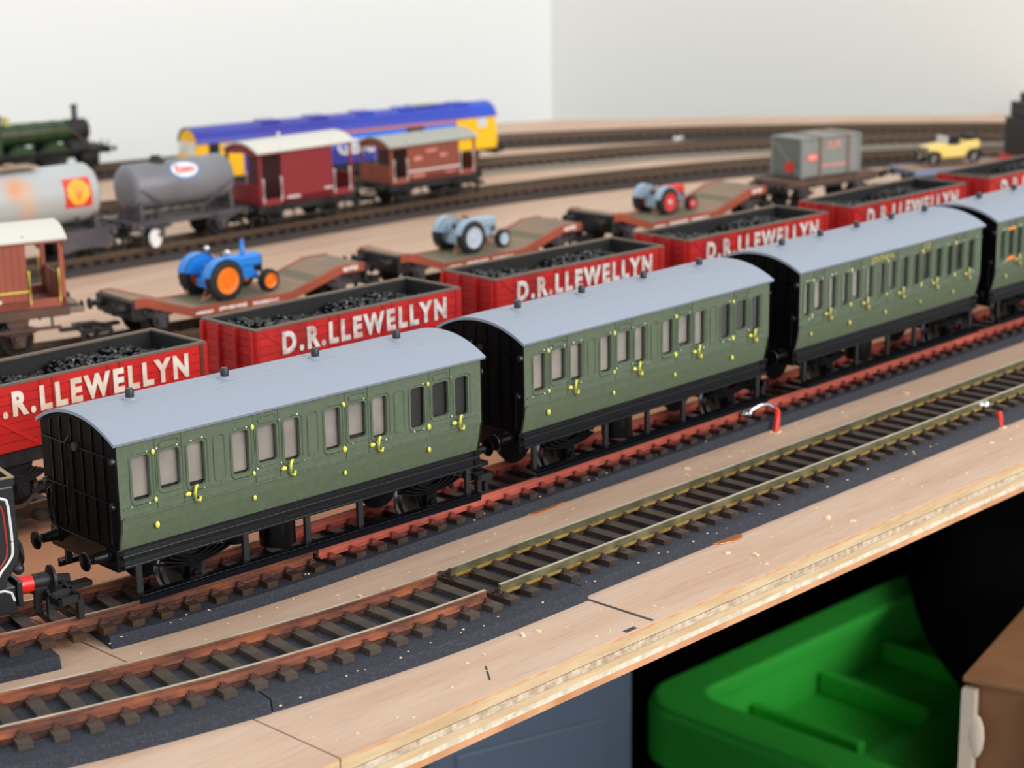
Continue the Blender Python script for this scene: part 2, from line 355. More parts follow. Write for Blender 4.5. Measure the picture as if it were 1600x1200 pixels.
# ------------------------------------------------------------------ track
def resample(pts, step=4.0):
    pts = [Vector((p[0], p[1])) for p in pts]; n = len(pts); out = []
    def cr(p0, p1, p2, p3, t):
        return 0.5 * ((2 * p1) + (-p0 + p2) * t + (2 * p0 - 5 * p1 + 4 * p2 - p3) * t * t + (-p0 + 3 * p1 - 3 * p2 + p3) * t ** 3)
    for i in range(n - 1):
        p0 = pts[i - 1] if i else pts[0] * 2 - pts[1]; p3 = pts[i + 2] if i + 2 < n else pts[-1] * 2 - pts[-2]
        k = max(1, int((pts[i + 1] - pts[i]).length / step))
        out += [cr(p0, pts[i], pts[i + 1], p3, j / k) for j in range(k)]
    out.append(pts[-1]); return out
def offs(path, d):
    out = []
    for i, p in enumerate(path):
        t = (path[min(len(path) - 1, i + 1)] - path[max(0, i - 1)]).normalized(); out.append(p + Vector((-t.y, t.x)) * d)
    return out
def walk(path, step, start=0.0):
    res = []; acc = -start
    for i in range(len(path) - 1):
        a, c = path[i], path[i + 1]; L = (c - a).length
        if L < 1e-6: continue
        while acc <= L:
            if acc >= 0: res.append((a + (c - a) * (acc / L), math.atan2(c.y - a.y, c.x - a.x)))
            acc += step
        acc -= L
    return res
def sweep(b, path, prof, mis, z=0):
    k = len(prof); vs = []
    for i, p in enumerate(path):
        t = (path[min(len(path) - 1, i + 1)] - path[max(0, i - 1)]).normalized(); nn = Vector((-t.y, t.x))
        for (o, h) in prof: q = p + nn * o; vs.append((q.x, q.y, z + h))
    for i in range(len(path) - 1):
        for j in range(k): b.add([], [], 0); 
    base = len(b.v); b.v += [Vector(v) for v in vs]
    for i in range(len(path) - 1):
        for j in range(k):
            b.f.append(tuple(base + q for q in (i * k + j, i * k + (j + 1) % k, (i + 1) * k + (j + 1) % k, (i + 1) * k + j))); b.m.append(mis[j])
    b.f.append(tuple(base + q for q in range(k))); b.m.append(0)
    b.f.append(tuple(base + (len(path) - 1) * k + q for q in range(k - 1, -1, -1))); b.m.append(0)
RP = [(-1.15, 0), (1.15, 0), (1.15, .25), (.35, .55), (.3, 1.65), (.48, 1.85), (.48, 2.5), (-.48, 2.5), (-.48, 1.85), (-.3, 1.65), (-.35, .55), (-1.15, .25)]
RM = [0, 2, 2, 0, 0, 0, 1, 0, 0, 0, 2, 2]
def sleeper_mesh(mats, half=13.8, chairs=True, red=False):
    b = MB(); b.box(-1.6, 1.6, -half, half, -.3, 1.5, 0)
    if chairs:
        for s in (-1, 1):
            for e in (-1, 1):
                y = s * 8.7 + e * 1.55
                b.box(-1.1, 1.1, y - .55, y + .55, 1.5, 1.95, 1)
                b.box(-.45, .45, y - .3 - e * .25, y + .3 - e * .25, 1.95, 2.4 if e * s < 0 else 2.5, 1)
            if red: b.box(-1.62, 1.62, s * 8.7 - 3.4, s * 8.7 + 3.4, 1.0, 1.53, 1)
    return b.mesh('sleeper', mats)
ZF = 3.0; ZS = 4.5     # foam top, sleeper top (rail foot)
def track(path, label, smats, rmats, start=0.0, red=False, web='web_brown', webfull=True, stuff=False, simple=False, k=1.0):
    root = empty('railway_track', 0, 0, 0, 0, label, 'track')
    sp = walk(path, 7.27, start)
    me = sleeper_mesh(smats, 13.8 * k, not simple, red)
    if stuff:
        b = MB()
        for p, a in sp:
            b.T = Matrix.Translation((p.x, p.y, ZF)) @ Matrix.Rotation(a, 4, 'Z'); b.box(-1.6, 1.6, -15 * k, 15 * k, 0, 1.5)
        b.T = Matrix.Identity(4); b.build('sleepers', smats[0], root, kind='stuff')
    else:
        for p, a in sp: inst('sleeper', me, root, (p.x, p.y, ZF), a)
    for s in (-1, 1):
        b = MB(); sweep(b, offs(path, s * 8.7 * k), RP, RM, ZS); b.build('rail', rmats, root)
    if web:
        b = MB()
        for s in (-1, 1):
            if webfull: sweep(b, offs(path, s * 8.7 * k), [(-1.3, 0), (1.3, 0), (1.3, 1.3), (-1.3, 1.3)], [0, 0, 0, 0], ZF + .1)
            else:
                for i, (p, a) in enumerate(sp[:-1]):
                    b.T = Matrix.Translation((p.x, p.y, ZF)) @ Matrix.Rotation(a, 4, 'Z')
                    if (i + (s > 0)) % 2: b.box(1.6, 5.7, s * 8.7 - .9, s * 8.7 + .9, 0.1, 1.3)
                    else: b.box(1.6, 3.0, s * 8.7 - 2.2, s * 8.7 - .9, 0.1, 1.1)
                    b.T = Matrix.Identity(4)
        b.build('web_strip', web, root, kind='stuff')
    return root
def foam(path, near, far, label, mm='foam', t=ZF):
    b = MB(); sweep(b, path, [(near - .8, 0), (far + .8, 0), (far, t), (near, t)], [0, 0, 0, 0], 0.0)
    o = b.build('foam_underlay', mm); return tag(o, label, 'underlay')
def arc_path(x0, yc, R, x_from, x_to):
    # straight for x>x0, circle of radius R bending to +y for x<x0
    out = []; x = x_from
    L0 = R * math.asin(min(1, (x0 - x_from) / R)) if x_from < x0 else 0
    s = -L0
    while s < 0 and s < x_to - x0: out.append(Vector((x0 + R * math.sin(s / R), yc + R * (1 - math.cos(s / R))))); s += 4
    if x_to >= x0:
        xx = max(x0, x_from)
        while xx < x_to: out.append(Vector((xx, yc))); xx += 40
        out.append(Vector((x_to, yc)))
    return out
XA, XB = 73.5, 61.0
A1 = arc_path(XA, 0, 411, -150, XA - .4); A2 = arc_path(XA, 0, 411, XA + .4, 620)
B1 = arc_path(XB, 53, 358, -150, XB - .2); B2 = arc_path(XB, 53, 358, XB + .2, 760)
track(A1, 'curved front track with brown painted rails, left of the rail joint', ['sleep_grey', 'web_brown'], ['rail_rust', 'rail_top', 'rail_rust'], start=1.5)
track(A2, 'long straight front track with tarnished brassy rails', ['sleep_brown', 'sleep_brown'], ['rail_olive', 'rail_top', 'rail_gold'], start=7.0, web='sleep_brown', webfull=False)
track(B1, 'curved brown track under the left end of the nearest green coach', ['sleep_curve', 'web_brown'], ['rail_rust', 'rail_top', 'rail_rust'], start=3.0)
track(B2, 'straight track with rust red painted rails under the green coaches', ['sleep_brown', 'chair_red'], ['rail_red', 'rail_dark', 'rail_red'], start=4.0, red=True, web='chair_red', webfull=False)
def xcut(path, a, c):
    out = []
    for i, p in enumerate(path):
        if i:
            q = path[i - 1]
            for e in (a, c):
                if q.x < e < p.x: out.append(q.lerp(p, (e - q.x) / (p.x - q.x)))
        if a <= p.x <= c: out.append(p)
    return out
FA = arc_path(XA, 0, 411, -150, 620)
def dense(path, step=4):
    out = []
    for i in range(len(path) - 1):
        k = max(1, int((path[i + 1] - path[i]).length / step)); out += [path[i].lerp(path[i + 1], j / k) for j in range(k)]
    return out + [path[-1]]
FAd = dense(FA); FBd = dense(arc_path(XB, 53, 358, -150, 760))
foam(xcut(FAd, -200, 2), -19.5, 16, 'dark blue foam strip under the curved front track at the lower left')
foam(xcut(FAd, 2.5, 93.8), -19.2, 16, 'dark blue foam strip under the front track between its two cuts')
foam(xcut(FAd, 94.3, 700), -17.0, 16, 'long dark blue foam strip under the straight front track')
foam(xcut(FBd, -200, -14), -19.5, 17, 'short torn foam strip at the left frame edge under the coach track')
foam(xcut(FBd, -1, 800), -15.6, 17, 'dark blue foam strip under the track that carries the green coaches')
C = resample([(-60, 146), (0, 144), (60, 142), (120, 141), (210, 139.5), (310, 136), (410, 132.5), (516, 129), (620, 122), (700, 112)])
D = resample([(0, 345), (60, 322), (120, 302), (165, 290), (220, 283), (275, 279), (350, 276), (430, 272), (540, 270), (600, 264), (650, 250), (700, 230), (750, 204), (800, 172), (840, 140)])
Ep = resample([(60, 462), (150, 456), (250, 450), (350, 447), (460, 446), (530, 440), (600, 426), (660, 409), (705, 393), (780, 355), (850, 305), (900, 255)])
Fp = resample([(250, 580), (320, 572), (400, 562), (500, 548), (580, 534), (626, 521), (668, 505), (717, 488), (780, 452), (840, 412), (885, 375), (935, 318), (970, 260)])
Gp = resample([(250, 722), (350, 714), (450, 700), (540, 678), (620, 645), (703, 602), (751, 573), (800, 538), (850, 492), (917, 421), (963, 366), (1000, 305)])
dm = ['rail_dark', 'rail_dark', 'rail_dark']
track(C, 'brown track under the row of red coal wagons', ['sleep_grey', 'sleep_grey'], dm, webfull=True)
track(D, 'brown track under the tractor wagons', ['sleep_grey', 'sleep_grey'], dm, webfull=True)
track(Ep, 'dark track under the tank wagons and the two brake vans', ['sleep_brown', 'sleep_brown'], dm, simple=True)
track(Fp, 'dark track under the long blue and yellow diesel', ['sleep_brown'], dm, simple=True, stuff=True)
track(Gp, 'outermost track curving along the far board edge', ['sleep_brown'], dm, simple=True, stuff=True)
M['bed_dark'] = mat('dark_underlay', (52, 44, 42), 0.8); M['bed_grey'] = mat('greenish_grey_underlay', (124, 118, 106), 0.8)
foam(Ep, -18, 18, 'dark underlay strip of the track below the brake vans', 'bed_dark')
foam(Fp, -20, 17, 'grey green underlay strip between the two far tracks', 'bed_grey', 2.6)
foam(Gp, -19, 19, 'brown underlay strip of the outermost track', 'bed_dark')

# ------------------------------------------------------------------ shared running gear
def wheel_geo(b, x, y, r, sgn, n=20, mi=0, mi2=1):
    # outer face towards sgn*y
    d = (0, sgn, 0)
    b.lathe([(.3, .0), (r * .3, .1), (r * .32, -.4), (r * .72, -.5), (r * .8, .0), (r, .05), (r, -1.6), (r * 1.12, -1.9), (r * 1.12, -2.5), (.3, -2.5)], (x, y, r), d, n, mis=[mi, mi, mi, mi, mi2, mi2, mi2, mi2, mi])
def wheelset(parent, x, r=6.2, mats=('wheel_dark', 'wheel'), outer=9.6):
    b = MB(); b.cone((x, -outer, r), (0, 2 * outer, 0), .9, .9, 8, 0)
    for s in (-1, 1): wheel_geo(b, x, s * outer, r, s)
    return b.build('wheelset', list(mats), parent, smooth='auto')
def buffers(parent, x, z, d, mats, y=11.0, L=6.5, r=2.4):
    for s in (-1, 1):
        b = MB(); b.lathe([(.2, 0), (1.9, 0), (1.9, .6), (1.5, .8), (1.15, L * .62), (1.2, L * .68), (.55, L * .68), (.55, L - .7), (r, L - .4), (r * .92, L), (.1, L + .25)], (x, s * y, z), (d, 0, 0), 14)
        b.build('buffer', mats, parent, smooth='auto')
def tension_lock(parent, x, d, mats='matt_black', z=5.0):
    b = MB()
    b.box(min(x, x + d * 9), max(x, x + d * 9), -1.6, 1.6, z, z + 1.2)
    for s in (-1, 1): b.box(min(x + d * 7, x + d * 12.5), max(x + d * 7, x + d * 12.5), s * 7 - .5, s * 7 + .5, z - .6, z + 1.2)
    b.box(min(x + d * 11.7, x + d * 12.6), max(x + d * 11.7, x + d * 12.6), -7.5, 7.5, z - .6, z + 1.2)
    b.box(min(x + d * 6.6, x + d * 7.5), max(x + d * 6.6, x + d * 7.5), -7.5, 7.5, z - .2, z + 1.2)
    b.box(min(x + d * 6.2, x + d * 7.6), max(x + d * 6.2, x + d * 7.6), -7.6, -6.2, z - 5.0, z)
    pts = [(5, z + 1.2), (11, z + 2.6), (14.5, z + 2.2), (14.8, z - 2.5), (13.4, z - 4.2), (12.8, z - 4), (13.3, z - 1.6), (12.2, z + .2), (9, z + .6), (5, z)]
    b.prism([(x + d * p[0], p[1]) for p in pts], -.5, .5, 'y')
    return b.build('coupling', mats, parent)
def w_iron(b, x, s, y, z0, zt, r=6.2, spring=9.5):
    b.prism([(x - 4.5, zt), (x + 4.5, zt), (x + 2, r - 2.5), (x - 2, r - 2.5)], s * y - .4, s * y + .4, 'y')
    b.box(x - 1.7, x + 1.7, min(s * y, s * (y + 2.2)), max(s * y, s * (y + 2.2)), r - 1.8, r + 2.0)
    b.cone((x, s * (y + 1.6), r - .1), (0, s * 1.5, 0), 1.3, 1.1, 10)
    for i in range(4):
        L = spring * (1 - .17 * i); zz = r + 2.0 + i * .55
        n = 6; pts = [(x - L + 2 * L * j / n, zz + .9 * ((2 * j / n - 1) ** 2) * 2.2) for j in range(n + 1)]
        b.strip(pts, .45, min(s * (y + .3), s * (y + 1.9)), max(s * (y + .3), s * (y + 1.9)), 'y')
    for e in (-1, 1): b.cone((x + e * spring, s * (y + 1.1), zt), (0, 0, -1.6), .7, .5, 6)

# ------------------------------------------------------------------ green coaches
CL, CW = 112.9, 16.3
HE, HB, HM = 42.3, 16.8, 24.6
def half_profile(n=8):
    low = [(14.7, HB), (15.3, HB + 2.5), (15.9, HB + 5.2), (16.3, HM)]
    return low
def side_strip_profile():
    return [(14.7, HB), (15.35, HB + 2.4), (15.95, HB + 5.0), (16.3, HM)]
def roof_z(y, hw=17.0, rise=4.7): return HE + rise * (1 - (abs(y) / hw) ** 2.15)
def coach_side(root, s, L, wins, doors, mat_='coach', blind=None):
    holes = [rrect(a, c, z0, z1, .9) for a, c, z0, z1 in wins]
    b = MB()
    vs, fs = plate([(0, HM), (L, HM), (L, HE + .3), (0, HE + .3)], holes, .5)
    # plate is in XY -> put into XZ at y
    y = s * (16.3 - .5)
    b.add([(v[0], y + v[2], v[1]) for v in vs], fs, 0)
    pr = [(s * p[0], p[1]) for p in side_strip_profile()]
    n = len(pr)
    for i in range(n - 1): b.prism([pr[i], pr[i + 1], (pr[i + 1][0] - s, pr[i + 1][1]), (pr[i][0] - s, pr[i][1])], 0, L, 'x', 0)
    o = b.build('body_side', mat_, root)
    if s > 0: return o
    side_ = o
    # beading
    b = MB(); Y = -16.35
    def ring(a, c, z0, z1, r, t=.22):
        pts = rrect(a, c, z0, z1, r, 3); b.tube([(p[0], Y, p[1]) for p in pts] + [(pts[0][0], Y, pts[0][1])], t, 4)
    for a, c, z0, z1 in wins: ring(a - .75, c + .75, z0 - .75, z1 + .75, 1.3)
    for zz in (26.9, 24.7, 40.6 if False else None):
        if zz: b.box(.8, L - .8, Y - .32, Y + .1, zz - .18, zz + .18)
    for (a, c, z0, z1) in doors:
        b.box(a, a + .22, Y - .12, Y + .1, HM, HE); b.box(c - .22, c, Y - .12, Y + .1, HM, HE)
        ring(a + 1.3, c - 1.1, 39.7, 41.1, .6)
    edges = [0] + sorted(sum([[w_[0] - 1.9, w_[1] + 1.9] for w_ in wins], [])) + [L]
    for i in range(0, len(edges), 2):
        a, c = edges[i], edges[i + 1]
        if c - a > 3: ring(a + .5 if i else 1.2, c - .5 if i < len(edges) - 2 else L - 1.2, 28.0, 39.2, .9, .18)
    b.build('beading', mat_, side_)
    side_['near'] = 1
    # glazing, one pane per window, with what is pinned up behind it
    for i, (a, c, z0, z1) in enumerate(wins):
        p = MB(); p.box(a - .4, c + .4, -15.6, -15.5, z0 - .4, z1 + .4); p.build('window_pane', 'glass', side_)
        kk = blind[i] if blind else 'blind'
        q = MB(); lo = z0 + random.uniform(.2, 1.6)
        q.box(a - .6, c + .6, -14.6, -14.3, lo, z1 + .6, 0); q.box(a - .6, c + .6, -14.5, -14.2, z0 - .6, lo + .3, 1)
        q.build('blind', [kk, 'dark_in'], side_)
def coach(name, L, wins, doors, vents, blind, letters=None, main='coach'):
    root = empty(name)
    coach_side(root, -1, L, wins, doors, main, blind); near = [c for c in root.children if c.name.startswith('body_side')][0]; del near['near']; coach_side(root, 1, L, wins, doors, main, blind)
    # ends
    def endpoly(inset=0.0):
        pr = side_strip_profile(); arc = [(17.0 * math.cos(math.radians(t)) * .955, 0) for t in range(0, 181, 15)]
        top = [(y, roof_z(y) - .35) for y in [16.2 - 32.4 * i / 14 for i in range(15)]]
        return [(p[0], p[1]) for p in pr] + top + [(-p[0], p[1]) for p in reversed(pr)]
    for x0, x1, d in ((-.5, .5, -1), (L - .5, L + .5, 1)):
        b = MB(); b.prism(endpoly(), x0, x1, 'x'); b.build('end_panel', 'black_end', root)
        xe = -.5 if d < 0 else L + .5
        b = MB()
        for yy in (-11.5, -7, -2.2, 2.2, 7, 11.5):
            b.box(min(xe, xe + d * .3), max(xe, xe + d * .3), yy - .17, yy + .17, HB + 1, roof_z(yy) - 1.2)
        for zz in (28.2, 39.2): b.box(min(xe, xe + d * .5), max(xe, xe + d * .5), -15.8, 15.8, zz - .2, zz + .2)
        b.build('end_beading', 'black', root)
        b = MB()
        b.tube([(xe, 10.6, HB + .5), (xe + d * 1.2, 10.6, HB + 1.5), (xe + d * 1.4, 10.6, 26), (xe + d * .9, 11.6, 27.2), (xe + d * 1.2, 12.8, 26), (xe + d * 1.2, 12.8, HB + 2), (xe, 12.8, HB + 1)], .38, 6)
        b.tube([(xe, 3.4, 41), (xe + d * .9, 3.4, 40), (xe + d * .9, 3.6, 29.5), (xe + d * .7, 3.6, 19)], .3, 6)
        b.tube([(xe, -14, HB + 1), (xe + d * 1, -14.2, HB + 2), (xe + d, -14.6, 27.5)], .3, 6)
        b.build('handrail', 'black', root)
        b = MB()
        for yy, zz in ((-15.4, 39.2), (-14.4, 28.2), (15.2, 28.4)): b.cone((xe, yy, zz - .6), (d * .8, 0, 0), .95, .75, 10)
        b.cone((xe, 0, 39.3), (d * 1.0, 0, 0), 1.1, 1.1, 8)
        b.build('lamp_bracket', ['black_vent'], root)
    # roof
    b = MB(); hw = 17.0; ys = [-hw + 2 * hw * i / 24 for i in range(25)]
    b.strip([(y, roof_z(y)) for y in reversed(ys)], -.8, -1.2, L + 1.2, 'x'); 
    roof_ = b.build('roof', 'roof', root, smooth='auto')
    b = MB()
    for s in (-1, 1):
        pts = []
        for i in range(25):
            x = 4 + (L - 8) * i / 24; y = s * (12.6 - 8.8 * (1 - ((2 * i / 24 - 1) ** 2)) ** .8); pts.append((x, y, roof_z(y) + .78))
        b.tube(pts, .16, 4)
    b.build('rain_strip', 'roof', roof_)
    for vx in vents:
        b = MB(); b.lathe([(0.05, 0), (2.0, 0), (1.9, .35), (1.1, .5), (.05, .5)], (vx, 0, HE + 5.45), (0, 0, 1), 14, 0)
        b.lathe([(.05, .5), (1.05, .5), (1.1, 2.1), (.8, 2.6), (.05, 2.6)], (vx, 0, HE + 5.45), (0, 0, 1), 12, 1)
        b.build('roof_vent', ['roof', 'black_vent'], roof_, smooth='auto')
    # hinges, handles
    for (a, c, z0, z1) in doors:
        for zz in (39.1, 27.5, 21.2):
            b = MB(); b.ball((a - .5 + random.uniform(-.15, .15), -16.6 + (.3 if zz < 24 else 0), zz), .62 + random.uniform(-.1, .12), 8, sq=(.9, .6, 1.2)); b.build('door_hinge', 'yellow' if not letters else 'gold', near, smooth=True)
        b = MB(); b.tube([(c + 3.4, -16.7, 28.3), (c + 2.6, -17.2, 28.2), (c + 2.2, -17.3, 26.6), (c + 2.5, -17.2, 25.0), (c + 3.5, -17.1, 24.5), (c + 4.0, -16.7, 25.4)], .42, 6)
        b.build('grab_handle', 'yellow' if not letters else 'gold', near, smooth=True)
        b = MB(); b.ball((c + .6, -16.9, 26.8), .7, 8, sq=(1.3, .7, .8)); b.build('door_handle', 'yellow' if not letters else 'gold', near, smooth=True)
    rnd = random.Random(3); b = MB()
    for _ in range(46):
        w_ = rnd.choice(wins); x = w_[rnd.randint(0, 1)] + rnd.choice((-.8, .8)); b.ball((x, -16.62, rnd.choice((w_[2] - .8, w_[3] + .8)) + rnd.uniform(-.2, .2)), rnd.uniform(.1, .26), 6)
    b.build('paint_specks', 'white_dot', root, kind='stuff')
    if letters:
        for txt, cx in letters:
            vs, fs = text_geo(txt, 2.6, .05, sx=1.0); b = MB(); b.add([(v[0] + cx, -16.42 - v[2], v[1] + 40.6) for v in vs], fs); b.build('lettering', 'gold', root)
    # underframe
    b = MB()
    for s in (-1, 1):
        b.box(0.4, L - .4, min(s * 12.8, s * 14.4), max(s * 12.8, s * 14.4), 12.6, HB)
        b.box(.2, L - .2, min(s * 14, s * 15.8), max(s * 14, s * 15.8), 14.6, 15.4)
        b.box(.2, L - .2, min(s * 14.2, s * 16.2), max(s * 14.2, s * 16.2), 12.4, 13.0)
    b.build('solebar', 'black_blue', root, bevel=.15)
    for x0, x1 in ((-.8, 1.2), (L - 1.2, L + .8)):
        b = MB(); b.box(x0, x1, -14.8, 14.8, 11.5, HB); b.build('headstock', 'black', root, bevel=.2)
    b = MB(); b.box(1, L - 1, -12.8, 12.8, 15.8, HB + .1); b.build('floor_plate', 'matt_black', root)
    for s in (-1, 1):
        b = MB(); b.box(2.5, L - 2.5, min(s * 16.2, s * 18.6), max(s * 16.2, s * 18.6), 5.3, 6.0); b.box(2.5, L - 2.5, min(s * 17.9, s * 18.6), max(s * 17.9, s * 18.6), 3.9, 6.0); fb_ = b.build('footboard', 'black_blue', root, bevel=.12)
        for xx in (4, 34.5, 53.5, 70.5, L - 5):
            b = MB(); b.box(xx - .8, xx + .8, min(s * 15.2, s * 16.2), max(s * 15.2, s * 16.2), 5.5, 12.8); b.build('footboard_bracket', 'matt_black', fb_)
        for ax in (20.5, L - 17):
            b = MB(); w_iron(b, ax, s, 12.6, 0, 12.6, spring=10.5); b.build('axle_guard', 'black', root)
    for ax in (20.5, L - 17): wheelset(root, ax, 6.3)
    b = MB(); b.cone((52, -5, 3.4), (0, 0, 12.4), 4.7, 4.7, 20); b.cone((45, 4, 3.4), (0, 0, 12.4), 3.4, 3.4, 16); b.build('brake_cylinder', 'black', root, smooth='auto')
    buffers(root, -.8, 15.0, -1, 'black'); buffers(root, L + .8, 15.0, 1, 'black')
    tension_lock(root, 0, -1); tension_lock(root, L, 1)
    return root
W1 = []; D1 = []
for i in range(4):
    o = 28.15 * i
    W1 += [(3.8 + o, 8.6 + o, 28.1, 38.8), (11.3 + o, 16.9 + o, 29.4, 38.7), (19.2 + o, 23.9 + o, 28.1, 38.8)]
    D1.append((10.4 + o - .3, 17.7 + o, 0, 0))
BL = ['blind'] * 9 + ['dark_in'] * 3
c1 = coach('railway_coach', CL, W1, D1, [14.6, 42, 70.3, 97.7], BL)
c1.location = (0, 55.85 * S, 7 * S); c1.rotation_euler = (0, 0, -.0428)
tag(c1, 'olive green passenger coach nearest the camera, its black end wall facing left', 'coach', 'green coaches coupled in a row')
c2 = copy_tree(c1); c2.location = (131.3 * S, 53 * S, 7 * S); c2.rotation_euler = (0, 0, 0)
c2['label'] = 'second olive green coach from the left, with yellow dabbed door handles'
W3 = []; D3 = []
for i in range(5):
    o = 21.9 * i
    W3 += [(2.7 + o, 6.0 + o, 27.6, 38.6), (8.4 + o, 13.0 + o, 28.6, 38.4), (16.9 + o, 20.6 + o, 27.6, 38.6)]
    D3.append((7.6 + o, 13.8 + o, 0, 0))
B3 = ['blind'] * 8 + ['dark_in', 'dark_in', 'blind', 'dark_in', 'dark_in', 'blind', 'dark_in']
c3 = coach('railway_coach', CL, W3, D3, [12.2, 34.2, 56.2, 78, 99.9], B3, letters=[('SOUTHERN', 48), ('3123', 76)])
c3.location = (260.9 * S, 53 * S, 7 * S); tag(c3, 'third olive green coach with fifteen narrow windows and small gold lettering', 'coach', 'green coaches coupled in a row')
random.seed(5)
W4 = []; D4 = []
for i in range(5):
    o = 26 * i; W4 += [(3.6 + o, 6.0 + o, 27.6, 38.6), (9.2 + o, 12.4 + o, 28.6, 38.4), (15.5 + o, 18.5 + o, 27.6, 38.6)]; D4.append((8.2 + o, 13.4 + o, 0, 0))
c4 = coach('railway_coach', 132, W4, D4, [14, 40, 66, 92, 118], ['dark_in'] * 15, letters=[('SOUTHERN', 60)])
c4.location = (385 * S, 53 * S, 7 * S); tag(c4, 'rearmost green coach cut off by the right edge of the photo', 'coach', 'green coaches coupled in a row')
b = MB()
for i in range(5):
    o = 26 * i; b.box(8.6 + o, 13 + o, -16.6, -16.2, 27.2, 28.4); b.box(8.6 + o, 13 + o, -16.6, -16.2, 38.6, 39.6)
b.build('droplight_frame', 'orange', c4, label='orange droplight frame')

# ------------------------------------------------------------------ red coal wagons
WL, WH0, WH1, WD = 85.0, 18.0, 37.0, 26.8
def coal_mesh():
    b = MB(); rnd = random.Random(11)
    b.box(1.3, WL - 1.3, 1.3, WD - 1.3, WH0 + 1, WH0 + 13)
    nx, ny = 46, 15
    for i in range(nx):
        for j in range(ny):
            x = 3 + (WL - 6) * (i + rnd.uniform(-.4, .4)) / (nx - 1); y = 3 + (WD - 6) * (j + rnd.uniform(-.4, .4)) / (ny - 1)
            h = WH0 + 14.2 + 1.1 * math.sin(x * .13) + .7 * math.sin(x * .31 + y * .2) + rnd.uniform(-.6, 1.0); r = rnd.uniform(.7, 1.5)
            x = min(max(x, 1.3 + r), WL - 1.3 - r); y = min(max(y, 1.3 + r), WD - 1.3 - r)
            n0 = len(b.v); bm = bmesh.new(); bmesh.ops.create_icosphere(bm, subdivisions=1, radius=r)
            vs = [(x + v.co.x * rnd.uniform(.7, 1.15), y + v.co.y * rnd.uniform(.7, 1.1), h + v.co.z * rnd.uniform(.6, 1.1)) for v in bm.verts]
            fs = [tuple(v.index for v in fc.verts) for fc in bm.faces]; bm.free(); b.add(vs, fs)
    return b
def wagon(red, letter, bright):
    root = empty('coal_wagon')
    ph = (WH1 - WH0 - .6) / 7
    # planks: near side, far side, two ends
    sb = MB(); sb.box(0, WL, 0, .55, 0.07, ph - .07, 0); sb.box(0.4, WL - .4, .55, 1.1, 0, ph, 1); side_me = sb.mesh('plank', [red, 'in_black'])
    fb = MB(); fb.box(0, WL, .55, 1.1, 0.07, ph - .07, 0); fb.box(.4, WL - .4, 0, .55, 0, ph, 1); far_me = fb.mesh('plank', [red, 'in_black'])
    eb = MB(); eb.box(0, .55, 1.1, WD - 1.1, 0.07, ph - .07, 0); eb.box(.55, 1.1, 1.1, WD - 1.1, 0, ph, 1); end_me = eb.mesh('plank', [red, 'in_black'])
    rb = MB(); rb.box(.55, 1.1, 1.1, WD - 1.1, 0.07, ph - .07, 0); rb.box(0, .55, 1.1, WD - 1.1, 0, ph, 1); ren_me = rb.mesh('plank', [red, 'in_black'])
    for i in range(7):
        z = WH0 + i * ph
        inst('plank', side_me, root, (0, 0, z)); inst('plank', far_me, root, (0, WD - 1.1, z))
        inst('plank', end_me, root, (0, 0, z)); inst('plank', ren_me, root, (WL - 1.1, 0, z))
    b = MB(); z = WH1 - .6
    b.box(-.15, WL + .15, -.15, 1.15, z, WH1); b.box(-.15, WL + .15, WD - 1.15, WD + .15, z, WH1); b.box(-.15, 1.15, 1.15, WD - 1.15, z, WH1); b.box(WL - 1.15, WL + .15, 1.15, WD - 1.15, z, WH1)
    b.build('top_rim', 'rim', root)
    for xx in (.4, 28.6, 32.6, WL - 34.5, WL - 30.4, WL - 2.2):
        b = MB(); b.box(xx, xx + 1.3, -.35, 0.02, WH0, z); b.build('iron_strap', 'brown_iron' if (xx > 80 and bright) else 'red_end', root)
    for (xa, za, xb_, zb) in ((3, z - .4, 27, WH0 + 1), (WL - 3, z - .4, WL - 27, WH0 + 1)):
        b = MB(); d = Vector((xb_ - xa, zb - za)).normalized(); nn = Vector((-d.y, d.x)) * .55
        b.prism([(xa + nn.x, za + nn.y), (xb_ + nn.x, zb + nn.y), (xb_ - nn.x, zb - nn.y), (xa - nn.x, za - nn.y)], -.22, 0.0, 'y'); b.build('diagonal_strap', red, root)
    for xe, d in ((0, -1), (WL, 1)):
        for yy in (.6, 8.4, 17.2, 25.0):
            b = MB(); b.box(min(xe, xe + d * 1.2), max(xe, xe + d * 1.2), yy, yy + 1.2, WH0, z); b.build('end_stanchion', 'red_end', root)
    b = MB(); vs, fs = text_geo('D.R.LLEWELLYN', 10.2, .04, offset=.5, sx=.92, spacing=1.34)
    xs = [v[0] for v in vs]; x0, x1 = min(xs), max(xs); kx = 68.3 / (x1 - x0)
    ysn = [v[1] for v in vs]; y0, y1 = min(ysn), max(ysn); ky = 7.1 / (y1 - y0)
    b.add([(10.0 + (v[0] - x0) * kx, -.42 - v[2], 27.6 + (v[1] - y0) * ky) for v in vs], fs); b.build('lettering', letter, root, label='cream capital letters D.R.LLEWELLYN')
    fr = 'grey_black'
    b = MB()
    b.box(0, WL, 1.0, 2.8, 13.6, WH0 - .2); b.box(0, WL, WD - 2.8, WD - 1.0, 13.6, WH0 - .2); b.box(1, WL - 1, 2.8, WD - 2.8, 16.8, WH0 - .1); b.box(0, 1.4, 2.8, WD - 2.8, 13.6, WH0 - .2); b.box(WL - 1.4, WL, 2.8, WD - 2.8, 13.6, WH0 - .2)
    b.build('underframe', fr, root, bevel=.15)
    sub = MB
